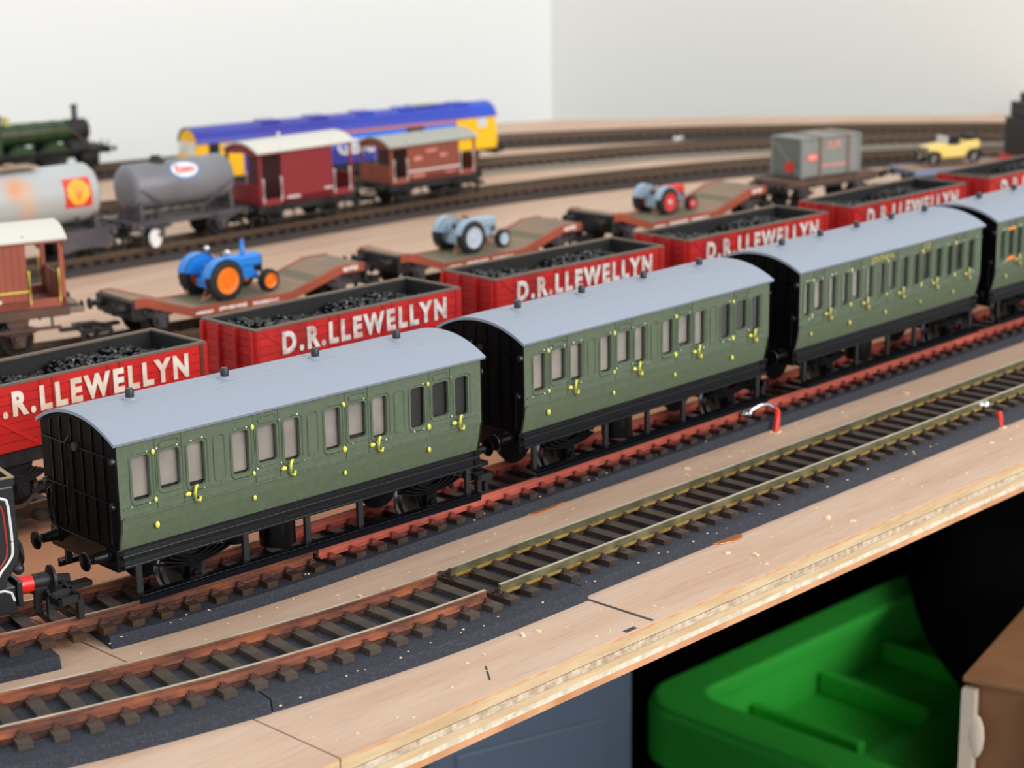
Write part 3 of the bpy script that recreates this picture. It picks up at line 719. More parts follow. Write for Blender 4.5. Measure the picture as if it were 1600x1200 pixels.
    for ax in (22, 63):
        b = MB(); b.cone((ax, WD / 2 - 9.4, 6.2), (0, 18.8, 0), .8, .8, 8)
        for s in (-1, 1): wheel_geo(b, ax, WD / 2 + s * 9.4, 6.2, s, 18)
        b.build('wheelset', ['wheel_dark', 'wheel'], root, smooth='auto')
        for s in (-1, 1):
            b = MB(); b.T = Matrix.Translation((0, WD / 2, 0)); w_iron(b, ax, s, 10.4, 0, 13.6, spring=8); b.build('axle_guard', fr, root)
    b = MB(); b.prism([(24, 4.6), (62, 11.6), (62, 12.8), (24, 5.8)], .3, 1.1, 'y'); b.prism([(40, 13.6), (46, 13.6), (44, 6), (42, 6)], 1, 2, 'y'); b.build('brake_lever', fr, root)
    b = MB()
    for xe, d in ((0, -1), (WL, 1)):
        for s in (-1, 1): b.lathe([(.1, 0), (1.8, 0), (1.2, 3.4), (.6, 3.6), (.6, 5), (2.2, 5.2), (2.1, 5.8), (.1, 6)], (xe, WD / 2 + s * 9.5, 15.6), (d, 0, 0), 10)
    b.build('buffers', 'matt_black', root)
    return root
wa = wagon('red_bright', 'letter', True); wb_ = wagon('red_worn', 'letter_w', False)
coal_me = coal_mesh().mesh('coal', 'coal')
spots = [(5.9, 127.6), (109.2, 127.4), (210.3, 125.4), (308.9, 121.2), (410.2, 117.0), (514, 115.0)]
wl = ['bright red coal wagon at the left with cream lettering, beside the nearest coach roof', 'second red coal wagon from the left, with weathered planks and worn white lettering',
      'third red coal wagon, in front of the pale grey tractor', 'fourth red coal wagon, in front of the red and grey tractor', 'fifth red coal wagon, in front of the grey container wagon', 'farthest red coal wagon, cut off at the right edge']
for i, (x, y) in enumerate(spots):
    o = wa if i == 0 else (wb_ if i == 1 else copy_tree(wb_))
    nx = spots[i + 1] if i < 5 else (614, 112); rz = math.atan2(nx[1] - y, nx[0] - x)
    o.location = (x * S, y * S, 7 * S); o.rotation_euler = (0, 0, rz)
    tag(o, wl[i], 'wagon', 'red coal wagons in a row')
    c = bpy.data.objects.new('coal_load', coal_me); COL.objects.link(c); c.location = (x * S, y * S, 7 * S); c.rotation_euler = (0, 0, rz)
    tag(c, 'glossy black coal heaped in the ' + ['leftmost', 'second', 'third', 'fourth', 'fifth', 'farthest'][i] + ' red wagon', 'coal', 'coal loads in the red wagons', 'stuff')

# ------------------------------------------------------------------ placing on the rear tracks
def on_path(path, xa, xb):
    def at(x):
        for i in range(len(path) - 1):
            if path[i].x <= x <= path[i + 1].x:
                t = (x - path[i].x) / (path[i + 1].x - path[i].x); return path[i].lerp(path[i + 1], t)
        return path[0] if x < path[0].x else path[-1]
    a, c = at(xa), at(xb); return a, math.atan2(c.y - a.y, c.x - a.x), (c - a).length
def place(o, path, xa, xb, L, z=7, dy=0):
    a, rz, d = on_path(path, xa, xb); k = d / L
    o.location = ((a.x - math.sin(rz) * dy) * S, (a.y + math.cos(rz) * dy) * S, z * S); o.rotation_euler = (0, 0, rz); o.scale = (k, k, k); return o
def marks(root, y, spots_, mat_='line_white', name='stencil_marks'):
    rnd = random.Random(2)
    for (x, z, wdt, h) in spots_:
        b = MB(); xx = x
        while xx < x + wdt:
            ww = rnd.uniform(.5, 1.1); b.box(xx, xx + ww, y - .06, y + .1, z + rnd.uniform(0, h * .3), z + h * rnd.uniform(.75, 1)); xx += ww + rnd.uniform(.2, .5)
        b.build(name, mat_, root, kind='stuff')
def gear(root, L, axles, frame, r=6.0, z=12.5, hw=12.4, spring=8, white=None):
    for i, ax in enumerate(axles):
        wheelset(root, ax, r, ('chrome' if white == i else 'wheel_dark', 'wheel' if white == i else 'wheel_dark'))
        for s in (-1, 1):
            b = MB(); w_iron(b, ax, s, hw - 1.6, 0, z, r, spring); b.build('axle_guard', frame, root)

# ------------------------------------------------------------------ well wagons carrying tractors
def well_wagon():
    L = 110; root = empty('well_wagon'); W = 14.0
    top = [(0, 16.5), (5, 16.5), (26, 9.3), (73, 9.0), (98, 16.5), (L, 16.5)]
    for s in (-1, 1):
        b = MB(); y0, y1 = (s * W, s * (W - 1.2)); pts = top + [(p[0], p[1] - 3.7) for p in reversed(top)]
        for i in range(len(top) - 1):
            b.prism([top[i], top[i + 1], (top[i + 1][0], top[i + 1][1] - 3.7), (top[i][0], top[i][1] - 3.7)], min(y0, y1), max(y0, y1), 'y')
        b.build('side_frame', 'flat_brown', root)
    for i in range(len(top) - 1):
        (xa, za), (xb, zb) = top[i], top[i + 1]; n = max(1, int((xb - xa) / 4.6))
        for j in range(n):
            x0 = xa + (xb - xa) * j / n + .08; x1 = xa + (xb - xa) * (j + 1) / n - .08; z0 = za + (zb - za) * j / n - .4; z1 = za + (zb - za) * (j + 1) / n - .4
            b = MB(); b.prism([(x0, z0), (x1, z1), (x1, z1 - 1.2), (x0, z0 - 1.2)], -W + 1.2, W - 1.2, 'y'); b.build('deck_plank', 'deck_green' if (30 < x0 < 60 or 80 < x0 < 88) else 'deck', root)
    for xe, d in ((0, -1), (L, 1)):
        b = MB(); b.box(min(xe, xe + d * 1.6), max(xe, xe + d * 1.6), -W, W, 8.8, 15.6); b.box(min(xe, xe - d * 9), max(xe, xe - d * 9), -W + 2, W - 2, 7.5, 12); b.build('headstock', 'matt_black', root, bevel=.2)
        buffers(root, xe + d * 1.6, 12.6, d, 'matt_black', y=9.5, L=5.5)
        tension_lock(root, xe, d)
    gear(root, L, (12, L - 12), 'dull_frame', 5.4, 11.5, 13.0, 7)
    marks(root, -W - .05, [(27, 6.2, 8, 1.4), (38, 6.4, 12, 1.6), (54, 6.3, 12, 1.4), (99, 13.6, 7, 2.2)])
    return root
ww = well_wagon()
wwp = [(170, 277, 'blue'), (296, 404, 'pale grey'), (425, 540, 'red and grey')]
for i, (xa, xb, c) in enumerate(wwp):
    o = ww if i == 0 else copy_tree(ww)
    place(o, D, xa, xb, 110); tag(o, 'brown low well wagon carrying the %s tractor' % c, 'wagon', 'well wagons in a row')

def tractor(name, label, body, fender, hub, hub2, tyre='tyre', stack=True, k=1.0, fordson=True):
    root = empty(name, 0, 0, 0, 0, label, 'tractor', 'toy tractors on the well wagons')
    def wheel(x, y, r, wd, s, nm, cm):
        b = MB(); b.lathe([(r * .62, -.1), (r * .66, .15), (r * .92, .15), (r, -.3), (r, -wd + .3), (r * .92, -wd), (r * .6, -wd)], (x, s * y, r), (0, s, 0), 28, 0)
        for i in range(16):
            a = 2 * math.pi * i / 16; b.T = Matrix.Translation((x, s * (y - wd / 2), r)) @ Matrix.Rotation(a, 4, 'Y'); b.box(r * .97, r * 1.035, -wd * .45, wd * .45, -r * .06, r * .06, 0)
        b.T = Matrix.Identity(4); ty = b.build(nm, tyre, root, smooth='auto')
        b = MB(); b.lathe([(.05, .25), (r * .18, .25), (r * .2, -.1), (r * .45, -.25), (r * .56, .1), (r * .66, .25), (r * .68, 0), (r * .68, -wd * .7), (.05, -wd * .7)], (x, s * y, r), (0, s, 0), 28, mis=[1, 1, 0, 0, 0, 0, 0, 0])
        for i in range(8):
            a = 2 * math.pi * i / 8; b.ball((x + r * .38 * math.cos(a), s * (y + .05), r + r * .38 * math.sin(a)), r * .045, 6, 0)
        b.build('wheel_disc', [hub, hub2], ty, smooth='auto')
    for s in (-1, 1):
        wheel(0, 10.8, 7.6, 4.2, s, 'rear_tyre', hub); wheel(21.5, 9.2, 4.3, 2.8, s, 'front_tyre', hub)
        b = MB(); pts = [(8.6 * math.cos(math.radians(t)), 7.6 + 8.6 * math.sin(math.radians(t))) for t in range(12, 172, 14)]
        b.strip(pts, .5, min(s * 5.4, s * 10.2), max(s * 5.4, s * 10.2), 'y'); b.prism([(0, 7.6)] + pts, min(s * 5.4, s * 5.9), max(s * 5.4, s * 5.9), 'y')
        b.build('mudguard', fender, root)
    b = MB(); b.box(4.5, 22.5, -2.9, 2.9, 9.4, 14.6); b.build('bonnet', body, root, bevel=1.2)
    b = MB(); b.box(-3, 8, -3.2, 3.2, 5.2, 10.2); b.box(8, 19, -2.3, 2.3, 5.0, 9.6); b.box(-4.2, -2, -4, 4, 4.0, 7.5); b.build('engine_block', fender, root, bevel=.5)
    b = MB(); b.box(22.2, 22.7, -2.4, 2.4, 6.8, 13.4); 
    for i in range(5): b.box(22.7, 22.9, -2.0 + i * .9, -1.7 + i * .9, 7.2, 13)
    b.build('grille', 'grey_black' if fordson else fender, root)
    b = MB(); b.cone((0, -11, 7.6), (0, 22, 0), 1.4, 1.4, 10); b.box(20.6, 22.4, -9, 9, 4.0, 5.0); b.box(19, 21.5, -1.5, 1.5, 4.6, 7); b.build('axle', fender, root, bevel=.2)
    b = MB(); b.tube([(8.5, 0, 12.5), (4.6, 0, 15.4)], .35, 6)
    b.tube([(4.6 - 1.6 * math.sin(a) * .6, 2.4 * math.cos(a), 15.4 - 0 + 2.0 * math.sin(a) * .6) for a in [2 * math.pi * i / 14 for i in range(15)]], .28, 5); b.build('steering_wheel', 'tyre', root)
    b = MB(); b.box(-2.2, 1.6, -1.9, 1.9, 10.8, 11.4); b.box(-2.6, -2.0, -1.9, 1.9, 11.2, 13.2); b.box(-.6, 0.2, -.5, .5, 9, 11); b.build('seat', 'tyre' if not fordson else 'blue', root, bevel=.25)
    if stack:
        b = MB(); b.lathe([(.1, 0), (1.0, 0), (1.0, 3.4), (.75, 3.8), (.75, 6.2), (.5, 6.2), (.1, 6)], (14.5, -1.2, 14.2), (0, 0, 1), 12); b.build('exhaust_stack', body, root, smooth='auto')
        for s in (-1, 1):
            b = MB(); b.tube([(3, s * 6.5, 15), (3, s * 6.5, 17)], .3, 5); b.lathe([(.1, 0), (1.2, 0), (1.1, -.9), (.4, -1.5)], (3.8, s * 6.5, 17.4), (1, 0, 0), 12); b.build('headlamp', 'chrome', root, smooth='auto')
    else:
        b = MB(); b.cone((5.6, 0, 14), (0, 0, 2.2), .9, .7, 8); b.tube([(-2, 0, 11), (-3.5, 0, 14.5), (-2.5, 0, 15.5)], .4, 5); b.build('rear_mast', 'rope', root)
    b = MB()
    b.tube([(-4, -9, 4.5), (-7, -7, 1.6), (-9, -5, .3)], .45, 6); b.tube([(-4, 9, 4.5), (-7, 7, 1.6), (-9, 5, .3)], .45, 6)
    b.tube([(-3, -2, 5.5), (-9, -6, .3)], .4, 6)
    b.build('tie_down_cord', 'rope', root)
    return root
tr = [tractor('toy_tractor', 'bright blue toy tractor with orange wheels on the left well wagon', 'blue', 'blue', 'orange', 'orange'),
      tractor('toy_tractor', 'pale grey toy tractor with pale wheels on the middle well wagon', 'grey_tr', 'grey_tr', 'grey_wh', 'grey_wh', stack=False, fordson=False),
      tractor('toy_tractor', 'small toy tractor with red bonnet, grey mudguards and red wheels', 'red_tr', 'grey_tr', 'em_red', 'grey_wh', stack=False, fordson=False)]
for o, (x, y, k, rz) in zip(tr, [(213.5, 287, 1.04, -.02), (346, 281, .93, -.03), (478, 277, .88, -.02)]):
    o.location = (x * S, y * S, 15.6 * S); o.rotation_euler = (0, 0, rz); o.scale = (k, k, k)

# ------------------------------------------------------------------ brake vans
def brake_van(L, label, col, dark, roof, rail, body, z0=13.0, z1=38.0, frame='matt_black', group='brake vans', white_line=False, endwin=False, W=14.0, lower=0, verh=.0):
    root = empty('brake_van', 0, 0, 0, 0, label, 'brake van', group)
    x0, x1 = body
    for s in (-1, 1):
        y0, y1 = sorted((s * W, s * (W - .8)))
        b = MB(); b.box(x0, x1, y0, y1, z0, z1); b.box(0, L, y0, y1, z0, z0 + 3.2 + lower); b.box(0, L, y0, y1, z1 - 1.2, z1)
        b.build('body_side', col, root)
        n = int((x1 - x0) / 2.6); b = MB()
        for i in range(1, n): b.box(x0 + i * (x1 - x0) / n - .08, x0 + i * (x1 - x0) / n + .08, min(s * W, s * (W + .08)), max(s * W, s * (W + .08)), z0 + 3, z1 - 1.2)
        b.build('panel_lines', dark, root, kind='stuff')
        for xx in (0, L - 1.8): 
            b = MB(); b.box(xx, xx + 1.8, y0, y1, z0, z1); b.build('corner_post', col, root)
        for xx in ([2.3] if x0 > 4 else []) + ([x0 - .8] if x0 > 4 else []) + ([x1 + .6, L - 2.4] if x1 < L - 4 else []):
            b = MB(); yy = s * (W + .7); b.tube([(xx, s * W, z0 + 14), (xx, yy, z0 + 13.6), (xx, yy, z0 + 2), (xx, s * W, z0 + 1.6)], .42, 6); b.build('handrail', rail, root)
        if white_line:
            b = MB(); b.tube([(x0, s * (W + .7), z0 + 6.2), (x1, s * (W + .7), z0 + 6.2)], .45, 6); b.build('handrail', rail, root)
    for xx in (x0, x1 - .8): b = MB(); b.box(xx, xx + .8, -W + .8, W - .8, z0, z1 + 2); b.build('inner_wall', dark, root)
    b = MB(); b.box(0, L, -W + .8, W - .8, z0 - .6, z0 + .4); b.build('van_floor', dark, root)
    for xe, d in ((0, 1), (L, -1)):
        b = MB(); a, c = sorted((xe, xe + d * .8))
        b.box(a, c, -W + .8, W - .8, z0, z0 + 11)
        for i in range(4): yy = -W + 1.4 + i * (2 * W - 4.6) / 3; b.box(a - .2, c + .2, yy, yy + 1.8, z0, z0 + 11)
        b.build('end_panel', col, root)
        b = MB(); n = 10; ys = [(-W + 2 * W * i / n) for i in range(n + 1)]
        b.prism([(y, z1 + 4.4 * (1 - (y / W) ** 2) - .2) for y in ys] + [(W, z1 - 3), (W - 2.5, z1 - 1.6), (0, z1 - .6), (-W + 2.5, z1 - 1.6), (-W, z1 - 3)], a, c, 'x'); b.build('end_arch', col, root)
    b = MB(); n = 16; hw = W + .9; ys = [hw - 2 * hw * i / n for i in range(n + 1)]
    b.strip([(y, z1 - .4 + 4.8 * (1 - (abs(y) / hw) ** 2.1)) for y in ys], -.9, -1.4, L + 1.4, 'x'); b.build('roof', roof, root, smooth='auto')
    b = MB(); b.cone((L * .42, 2, z1 + 4.4), (0, 0, 3.2), .9, .9, 10); b.build('stove_pipe', 'matt_black' if roof != 'cream_roof' else roof, root)
    b = MB()
    for s in (-1, 1): b.box(-.5, L + .5, *sorted((s * (W - 2.2), s * (W - .4))), z0 - 4, z0 - .4); b.box(3, L - 3, *sorted((s * (W), s * (W + 1.6))), z0 - 8.2, z0 - 7.2)
    for xx in (6, L * .35, L * .65, L - 6):
        for s in (-1, 1): b.box(xx - .5, xx + .5, *sorted((s * (W - .6), s * W)), z0 - 8, z0 - 3)
    b.box(-1, .8, -W + .6, W - .6, z0 - 4, z0 - .4); b.box(L - .8, L + 1, -W + .6, W - .6, z0 - 4, z0 - .4); b.build('underframe', frame, root)
    gear(root, L, (L * .2, L * .8), frame, 6, z0 - 3, W, 8)
    buffers(root, -1, z0 - 2, -1, 'matt_black', y=9.5, L=6); buffers(root, L + 1, z0 - 2, 1, 'matt_black', y=9.5, L=6); tension_lock(root, 0, -1); tension_lock(root, L, 1)
    return root
v = brake_van(64, 'maroon brake van with cream white roof beside the grey tank wagon', 'maroon', 'maroon_dark', 'cream_roof', 'white_paint', (15, 50), z0=12, z1=39.5); place(v, Ep, 356, 418, 64)
marks(v, -14.1, [(18, 14, 9, 1.6), (44, 16, 5, 1.4)])
v = brake_van(66, 'brown brake van with grey roof and white handrails', 'brown_van', 'brown_dk', 'grey_roof', 'white_paint', (13, 53), white_line=True, z1=34.5); place(v, Ep, 446, 507, 66)
marks(v, -14.1, [(16, 15.2, 10, 2.0), (42, 15.6, 7, 1.5), (18, 25, 6, 2.5), (38, 25.5, 5, 2.2), (27, 29, 7, 2.2)], 'pink')
v = brake_van(92, 'brown brake van with white roof and yellow handrails at the left edge', 'toad', 'toad_dark', 'cream_roof', 'yellow_rail', (1, 78), z0=18, z1=43, frame='rusty_frame'); place(v, D, 60, 147, 92)
b = MB(); b.box(2, 78, -14.7, -14.0, 24.4, 25.0); b.build('handrail', 'yellow_rail', v); marks(v, -14.1, [(58, 20.5, 10, 1.8), (60, 18.6, 5, 1.2)])
b = MB(); b.box(92, 99, -12, 12, 14.2, 16.5); b.build('end_platform', 'deck', v)

# ------------------------------------------------------------------ tank wagons
def wrap(vs, xc, zc, yc, r, ang):
    # flat (x, t) geometry wrapped on a barrel along x: t runs up the near side
    out = []
    for x, t, h in vs:
        a = ang + t / r; rr = r + .12 + h; out.append((xc + x, yc - rr * math.cos(a), zc + rr * math.sin(a)))
    return out
def tank_wagon(L, bl, r, zc, label, tankm, frame, bogie=False, white=None):
    root = empty('tank_wagon', 0, 0, 0, 0, label, 'tank wagon'); x0 = (L - bl) / 2; x1 = x0 + bl
    b = MB(); b.lathe([(.1, -.6), (r * .6, -.3), (r * .9, .8), (r, 2.4), (r, bl - 2.4), (r * .9, bl - .8), (r * .6, bl + .3), (.1, bl + .6)], (x0, 0, zc), (1, 0, 0), 36); b.build('barrel', tankm, root, smooth='auto')
    for xx in ((x0 + 3, x1 - 3) if not bogie else (x0 + 3, x1 - 3)):
        b = MB(); b.prism([(-11, 12.5), (11, 12.5), (r * .8, zc - r * .3), (r * .5, zc - r * .75), (0, zc - r * .93), (-r * .5, zc - r * .75), (-r * .8, zc - r * .3)], xx - 1, xx + 1, 'x'); b.build('saddle', frame, root)
    b = MB()
    for s in (-1, 1): b.box(0, L, *sorted((s * 9.6, s * 12)), 10.5, 13.2)
    b.box(0, 2, -13, 13, 9, 13.5); b.box(L - 2, L, -13, 13, 9, 13.5); b.box(2, L - 2, -4, 4, 11, 13)
    b.build('underframe', frame, root, bevel=.2)
    if not bogie: 
        gear(root, L, (L * .22, L * .78), frame, 6, 10.5, 12.5, 8, white)
        for s in (-1, 1):
            b = MB(); b.tube([(x0 + 2, s * (r + .3), zc), (L * .45, s * 11.5, 13)], .5, 5); b.tube([(x1 - 2, s * (r + .3), zc), (L * .55, s * 11.5, 13)], .5, 5); b.build('tie_bar', frame, root)
    else:
        for cx in (16, L - 16):
            for s in (-1, 1):
                b = MB(); b.prism([(cx - 15, 7), (cx - 12, 11), (cx - 5, 12.5), (cx + 5, 12.5), (cx + 12, 11), (cx + 15, 7), (cx + 12, 3), (cx + 6, 4.2), (cx - 6, 4.2), (cx - 12, 3)], *sorted((s * 11.6, s * 13.2)), 'y'); b.build('bogie_side', frame, root, bevel=.4)
            for ax in (cx - 8, cx + 8): wheelset(root, ax, 5.6, ('wheel_dark', 'wheel_dark'))
    buffers(root, 0, 11.5, -1, 'matt_black', y=9.5, L=6); buffers(root, L, 11.5, 1, 'matt_black', y=9.5, L=6); tension_lock(root, L, 1); tension_lock(root, 0, -1)
    return root
t = tank_wagon(72, 62, 12.0, 29.5, 'small grey tank wagon with an oval white emblem and black filler', 'esso_tank', 'dull_frame', white=0); place(t, Ep, 281, 349, 72)
b = MB(); b.lathe([(.1, 0), (5.2, -1.6), (4.6, 1.2), (2.6, 2.6), (2.6, 3.4), (.1, 3.6)], (25, 0, 40.9), (0, 0, 1), 16); b.build('filler_dome', 'matt_black', t, smooth='auto')
def fan(pts, h=0.0, rings=5):
    n = len(pts); vs = [(0, 0, h)]; fs = [(0, i + 1, (i + 1) % n + 1) for i in range(n)]
    for k in range(1, rings + 1): vs += [(p[0] * k / rings, p[1] * k / rings, h) for p in pts]
    for k in range(rings - 1): fs += [(1 + k * n + i, 1 + k * n + (i + 1) % n, 1 + (k + 1) * n + (i + 1) % n, 1 + (k + 1) * n + i) for i in range(n)]
    return vs, fs
def disc(rx, ry, n=24, h=0.0): return fan([(rx * math.cos(2 * math.pi * i / n), ry * math.sin(2 * math.pi * i / n)) for i in range(n)], h)
b = MB(); vs, fs = disc(9.2, 5.6); b.add(wrap(vs, 36, 29.5, 0, 12.0, .68), fs, 0); vs, fs = disc(8.0, 4.5, h=.15); b.add(wrap(vs, 36, 29.5, 0, 12.0, .68), fs, 1)
vs, fs = text_geo('Esso', 6.4, .0, offset=.12); b.add(wrap([(p[0], p[1], .5) for p in vs], 36, 29.5, 0, 12.0, .68), fs, 2)
b.build('oval_emblem', ['em_blue', 'white_paint', 'em_red'], t, label='white oval with blue rim and red lettering')
b = MB(); b.lathe([(.1, .4), (1.4, .4), (1.6, 0), (3.4, -.1), (3.8, .4), (4.6, .4), (4.6, -1), (.1, -1)], (12.5, -14.6, 4.6), (.35, -.94, 0), 22); b.build('bright_wheel', 'white_paint', t, smooth='auto')
for xx in (9, 14, 40, 46, 52, 57): 
    b = MB(); b.box(xx, xx + 2.2, -12.3, -11.6, 14, 17); b.build('frame_bracket', 'matt_black', t)
t = tank_wagon(112, 100, 13.8, 29.0, 'large silver white tank wagon with a red and yellow shell emblem', 'shell_tank', 'dull_frame', bogie=True); place(t, Ep, 160, 272, 112)
b = MB(); n = 6
vs = [(x, y, 0) for x in (-7, -3.5, 0, 3.5, 7) for y in [-7 + 14 * i / n for i in range(n + 1)]]; fs = [(i * (n + 1) + j, i * (n + 1) + j + 1, (i + 1) * (n + 1) + j + 1, (i + 1) * (n + 1) + j) for i in range(4) for j in range(n)]
b.add(wrap(vs, 93, 29.0, 0, 13.8, .16), fs, 0)
pts = []
for i in range(36):
    a = math.radians(-50 + 280 * i / 35); rr = 5.5 + .45 * abs(math.sin(a * 5)); pts.append((rr * math.cos(a), rr * math.sin(a) + .4))
pts += [(-2, -5.6), (2, -5.6)]
vs, fs = fan(pts, .25); b.add(wrap(vs, 93, 29.0, 0, 13.8, .16), fs, 1)
for i in range(5):
    a = math.radians(42 + 24 * i); vs = []
    for k in range(6): t_ = k / 5; x_, y_ = t_ * 4.9 * math.cos(a), -3.2 + t_ * (4.9 * math.sin(a) + 3.2); vs += [(x_ - .1, y_, .4), (x_ + .1, y_, .4)]
    b.add(wrap(vs, 93, 29.0, 0, 13.8, .16), [(2 * k, 2 * k + 1, 2 * k + 3, 2 * k + 2) for k in range(5)], 0)
b.build('shell_emblem', ['em_red', 'em_yel'], t, label='red square emblem with yellow scallop shell')
b = MB(); b.box(24, 78, -6, 6, 44, 44.6); b.cone((66, 0, 43), (0, 0, 3), 3, 2.6, 14); b.build('walkway', 'deck', t)
for xx in (91, 99): b = MB(); b.box(xx, xx + 2, -13, -12.2, 17, 19.5); b.build('frame_bracket', 'matt_black', t)

# ------------------------------------------------------------------ diesel locomotive
L = 222; lo = empty('diesel_locomotive', 0, 0, 0, 0, 'long blue and yellow diesel locomotive near the back wall', 'locomotive')
W = 12.2; top = [(-W, 30), (-W * .93, 33), (-W * .72, 36.2), (-W * .35, 38.4), (0, 39), (W * .35, 38.4), (W * .72, 36.2), (W * .93, 33), (W, 30)]
b = MB(); b.prism([(p[0] * .98, p[1] - .3) for p in top] + [(W * .98, 9.5), (-W * .98, 9.5)], 25, L - 25, 'x'); b.build('body_core', 'loco_navy', lo)
b = MB(); b.strip(list(reversed(top)), -.7, .8, L - .8, 'x')
for xx in (50, 84, 118, 150, 176, 192): b.box(xx, xx + 12, -6, 6, 38.2, 40.0)
b.build('roof', 'indigo', lo)
b = MB(); b.box(160, 182, -5, 5, 40, 40.6); b.build('roof_grille', 'grey_roof', lo)
for s in (-1, 1):
    y0, y1 = sorted((s * (W - .1), s * (W + .35)))
    b = MB(); b.box(33, L - 33, y0, y1, 28.2, 30.4); b.build('side_stripe', 'loco_stripe', lo)
    b = MB(); b.box(92, 150, y0, y1, 19.5, 27.8); b.box(164, L - 34, y0, y1, 21.5, 28.0); b.build('blue_panel', 'loco_blue', lo)
    b = MB(); b.box(150.3, 163.7, y0, y1, 21.5, 27.6); 
    for i in range(6): b.box(151 + i * 2.1, 152 + i * 2.1, y0 - .1, y1 + .1, 22, 27)
    b.build('side_grille', 'grey_black', lo)
vs, fs = text_geo('GBRf', 13, .1, offset=.35); b = MB(); b.add([(v_[0] + 112, -W - .5 - v_[2], v_[1] + 19.5) for v_ in vs], fs); b.build('lettering', 'white_paint', lo)
for xe, d in ((0, 1), (L, -1)):
    b = MB()
    def X(a): return xe + d * a
    b.prism([(p[0] * .99, p[1] - .35) for p in top] + [(W * .99, 9), (-W * .99, 9)], *sorted((X(1.2), X(33))), 'x'); b.prism([(X(.4), 9), (X(-.6), 15), (X(0), 22.5), (X(1.3), 31), (X(3), 31), (X(3), 9)], -W * .96, W * .96, 'y'); b.build('cab', 'loco_yel', lo, bevel=1.0)
    for s in (-1, 1):
        b = MB(); vs = [(X(.1 + (z - 22.5) * .15) - d * .35, s * y, z) for y in (1.2, 10) for z in (23.5, 31)]; vs += [(v_[0] + d * .8, v_[1], v_[2]) for v_ in vs]
        b.add(vs, [(0, 1, 3, 2), (4, 5, 7, 6), (0, 1, 5, 4), (2, 3, 7, 6), (0, 2, 6, 4), (1, 3, 7, 5)]); b.build('windscreen', 'glass_pale', lo)
        b = MB(); a, c = sorted((X(9), X(16))); b.box(a, c, *sorted((s * (W - .2), s * (W + .3))), 23.5, 30.5); b.build('cab_window', 'glass_dark' if d > 0 else 'glass_pale', lo)
        b = MB(); a, c = sorted((X(20), X(25))); b.box(a, c, *sorted((s * (W - .2), s * (W + .25))), 10, 30); b.build('cab_door', 'loco_yel', lo)
    b = MB(); a, c = sorted((X(1), X(-1))); b.box(a, c, -W, W, 5, 9.2); b.build('buffer_beam', 'matt_black', lo, bevel=.3)
    buffers(lo, X(-1), 7.6, -d, 'matt_black', y=8.5, L=5)
    for s in (-1, 1):
        b = MB(); cx = X(38); pts = [(cx - 24, 7), (cx - 20, 9), (cx + 20, 9), (cx + 24, 7), (cx + 22, 2.5), (cx + 13, 4.5), (cx + 9, 2.6), (cx - 9, 2.6), (cx - 13, 4.5), (cx - 22, 2.5)]
        b.prism(pts, *sorted((s * 10.4, s * 12)), 'y')
        for ax in (cx - 17, cx, cx + 17): b.cone((ax, s * 11.5, 5), (0, s * 1.6, 0), 2, 1.6, 10)
        b.build('bogie_side', 'matt_black', lo)
    for ax in (X(21), X(38), X(55)): wheelset(lo, ax, 5, ('wheel_dark', 'wheel_dark'))
b = MB(); b.box(86, 136, -11, 11, 2.5, 9); b.build('fuel_tank', 'matt_black', lo, bevel=1)
place(lo, Fp, 406, 612, L)

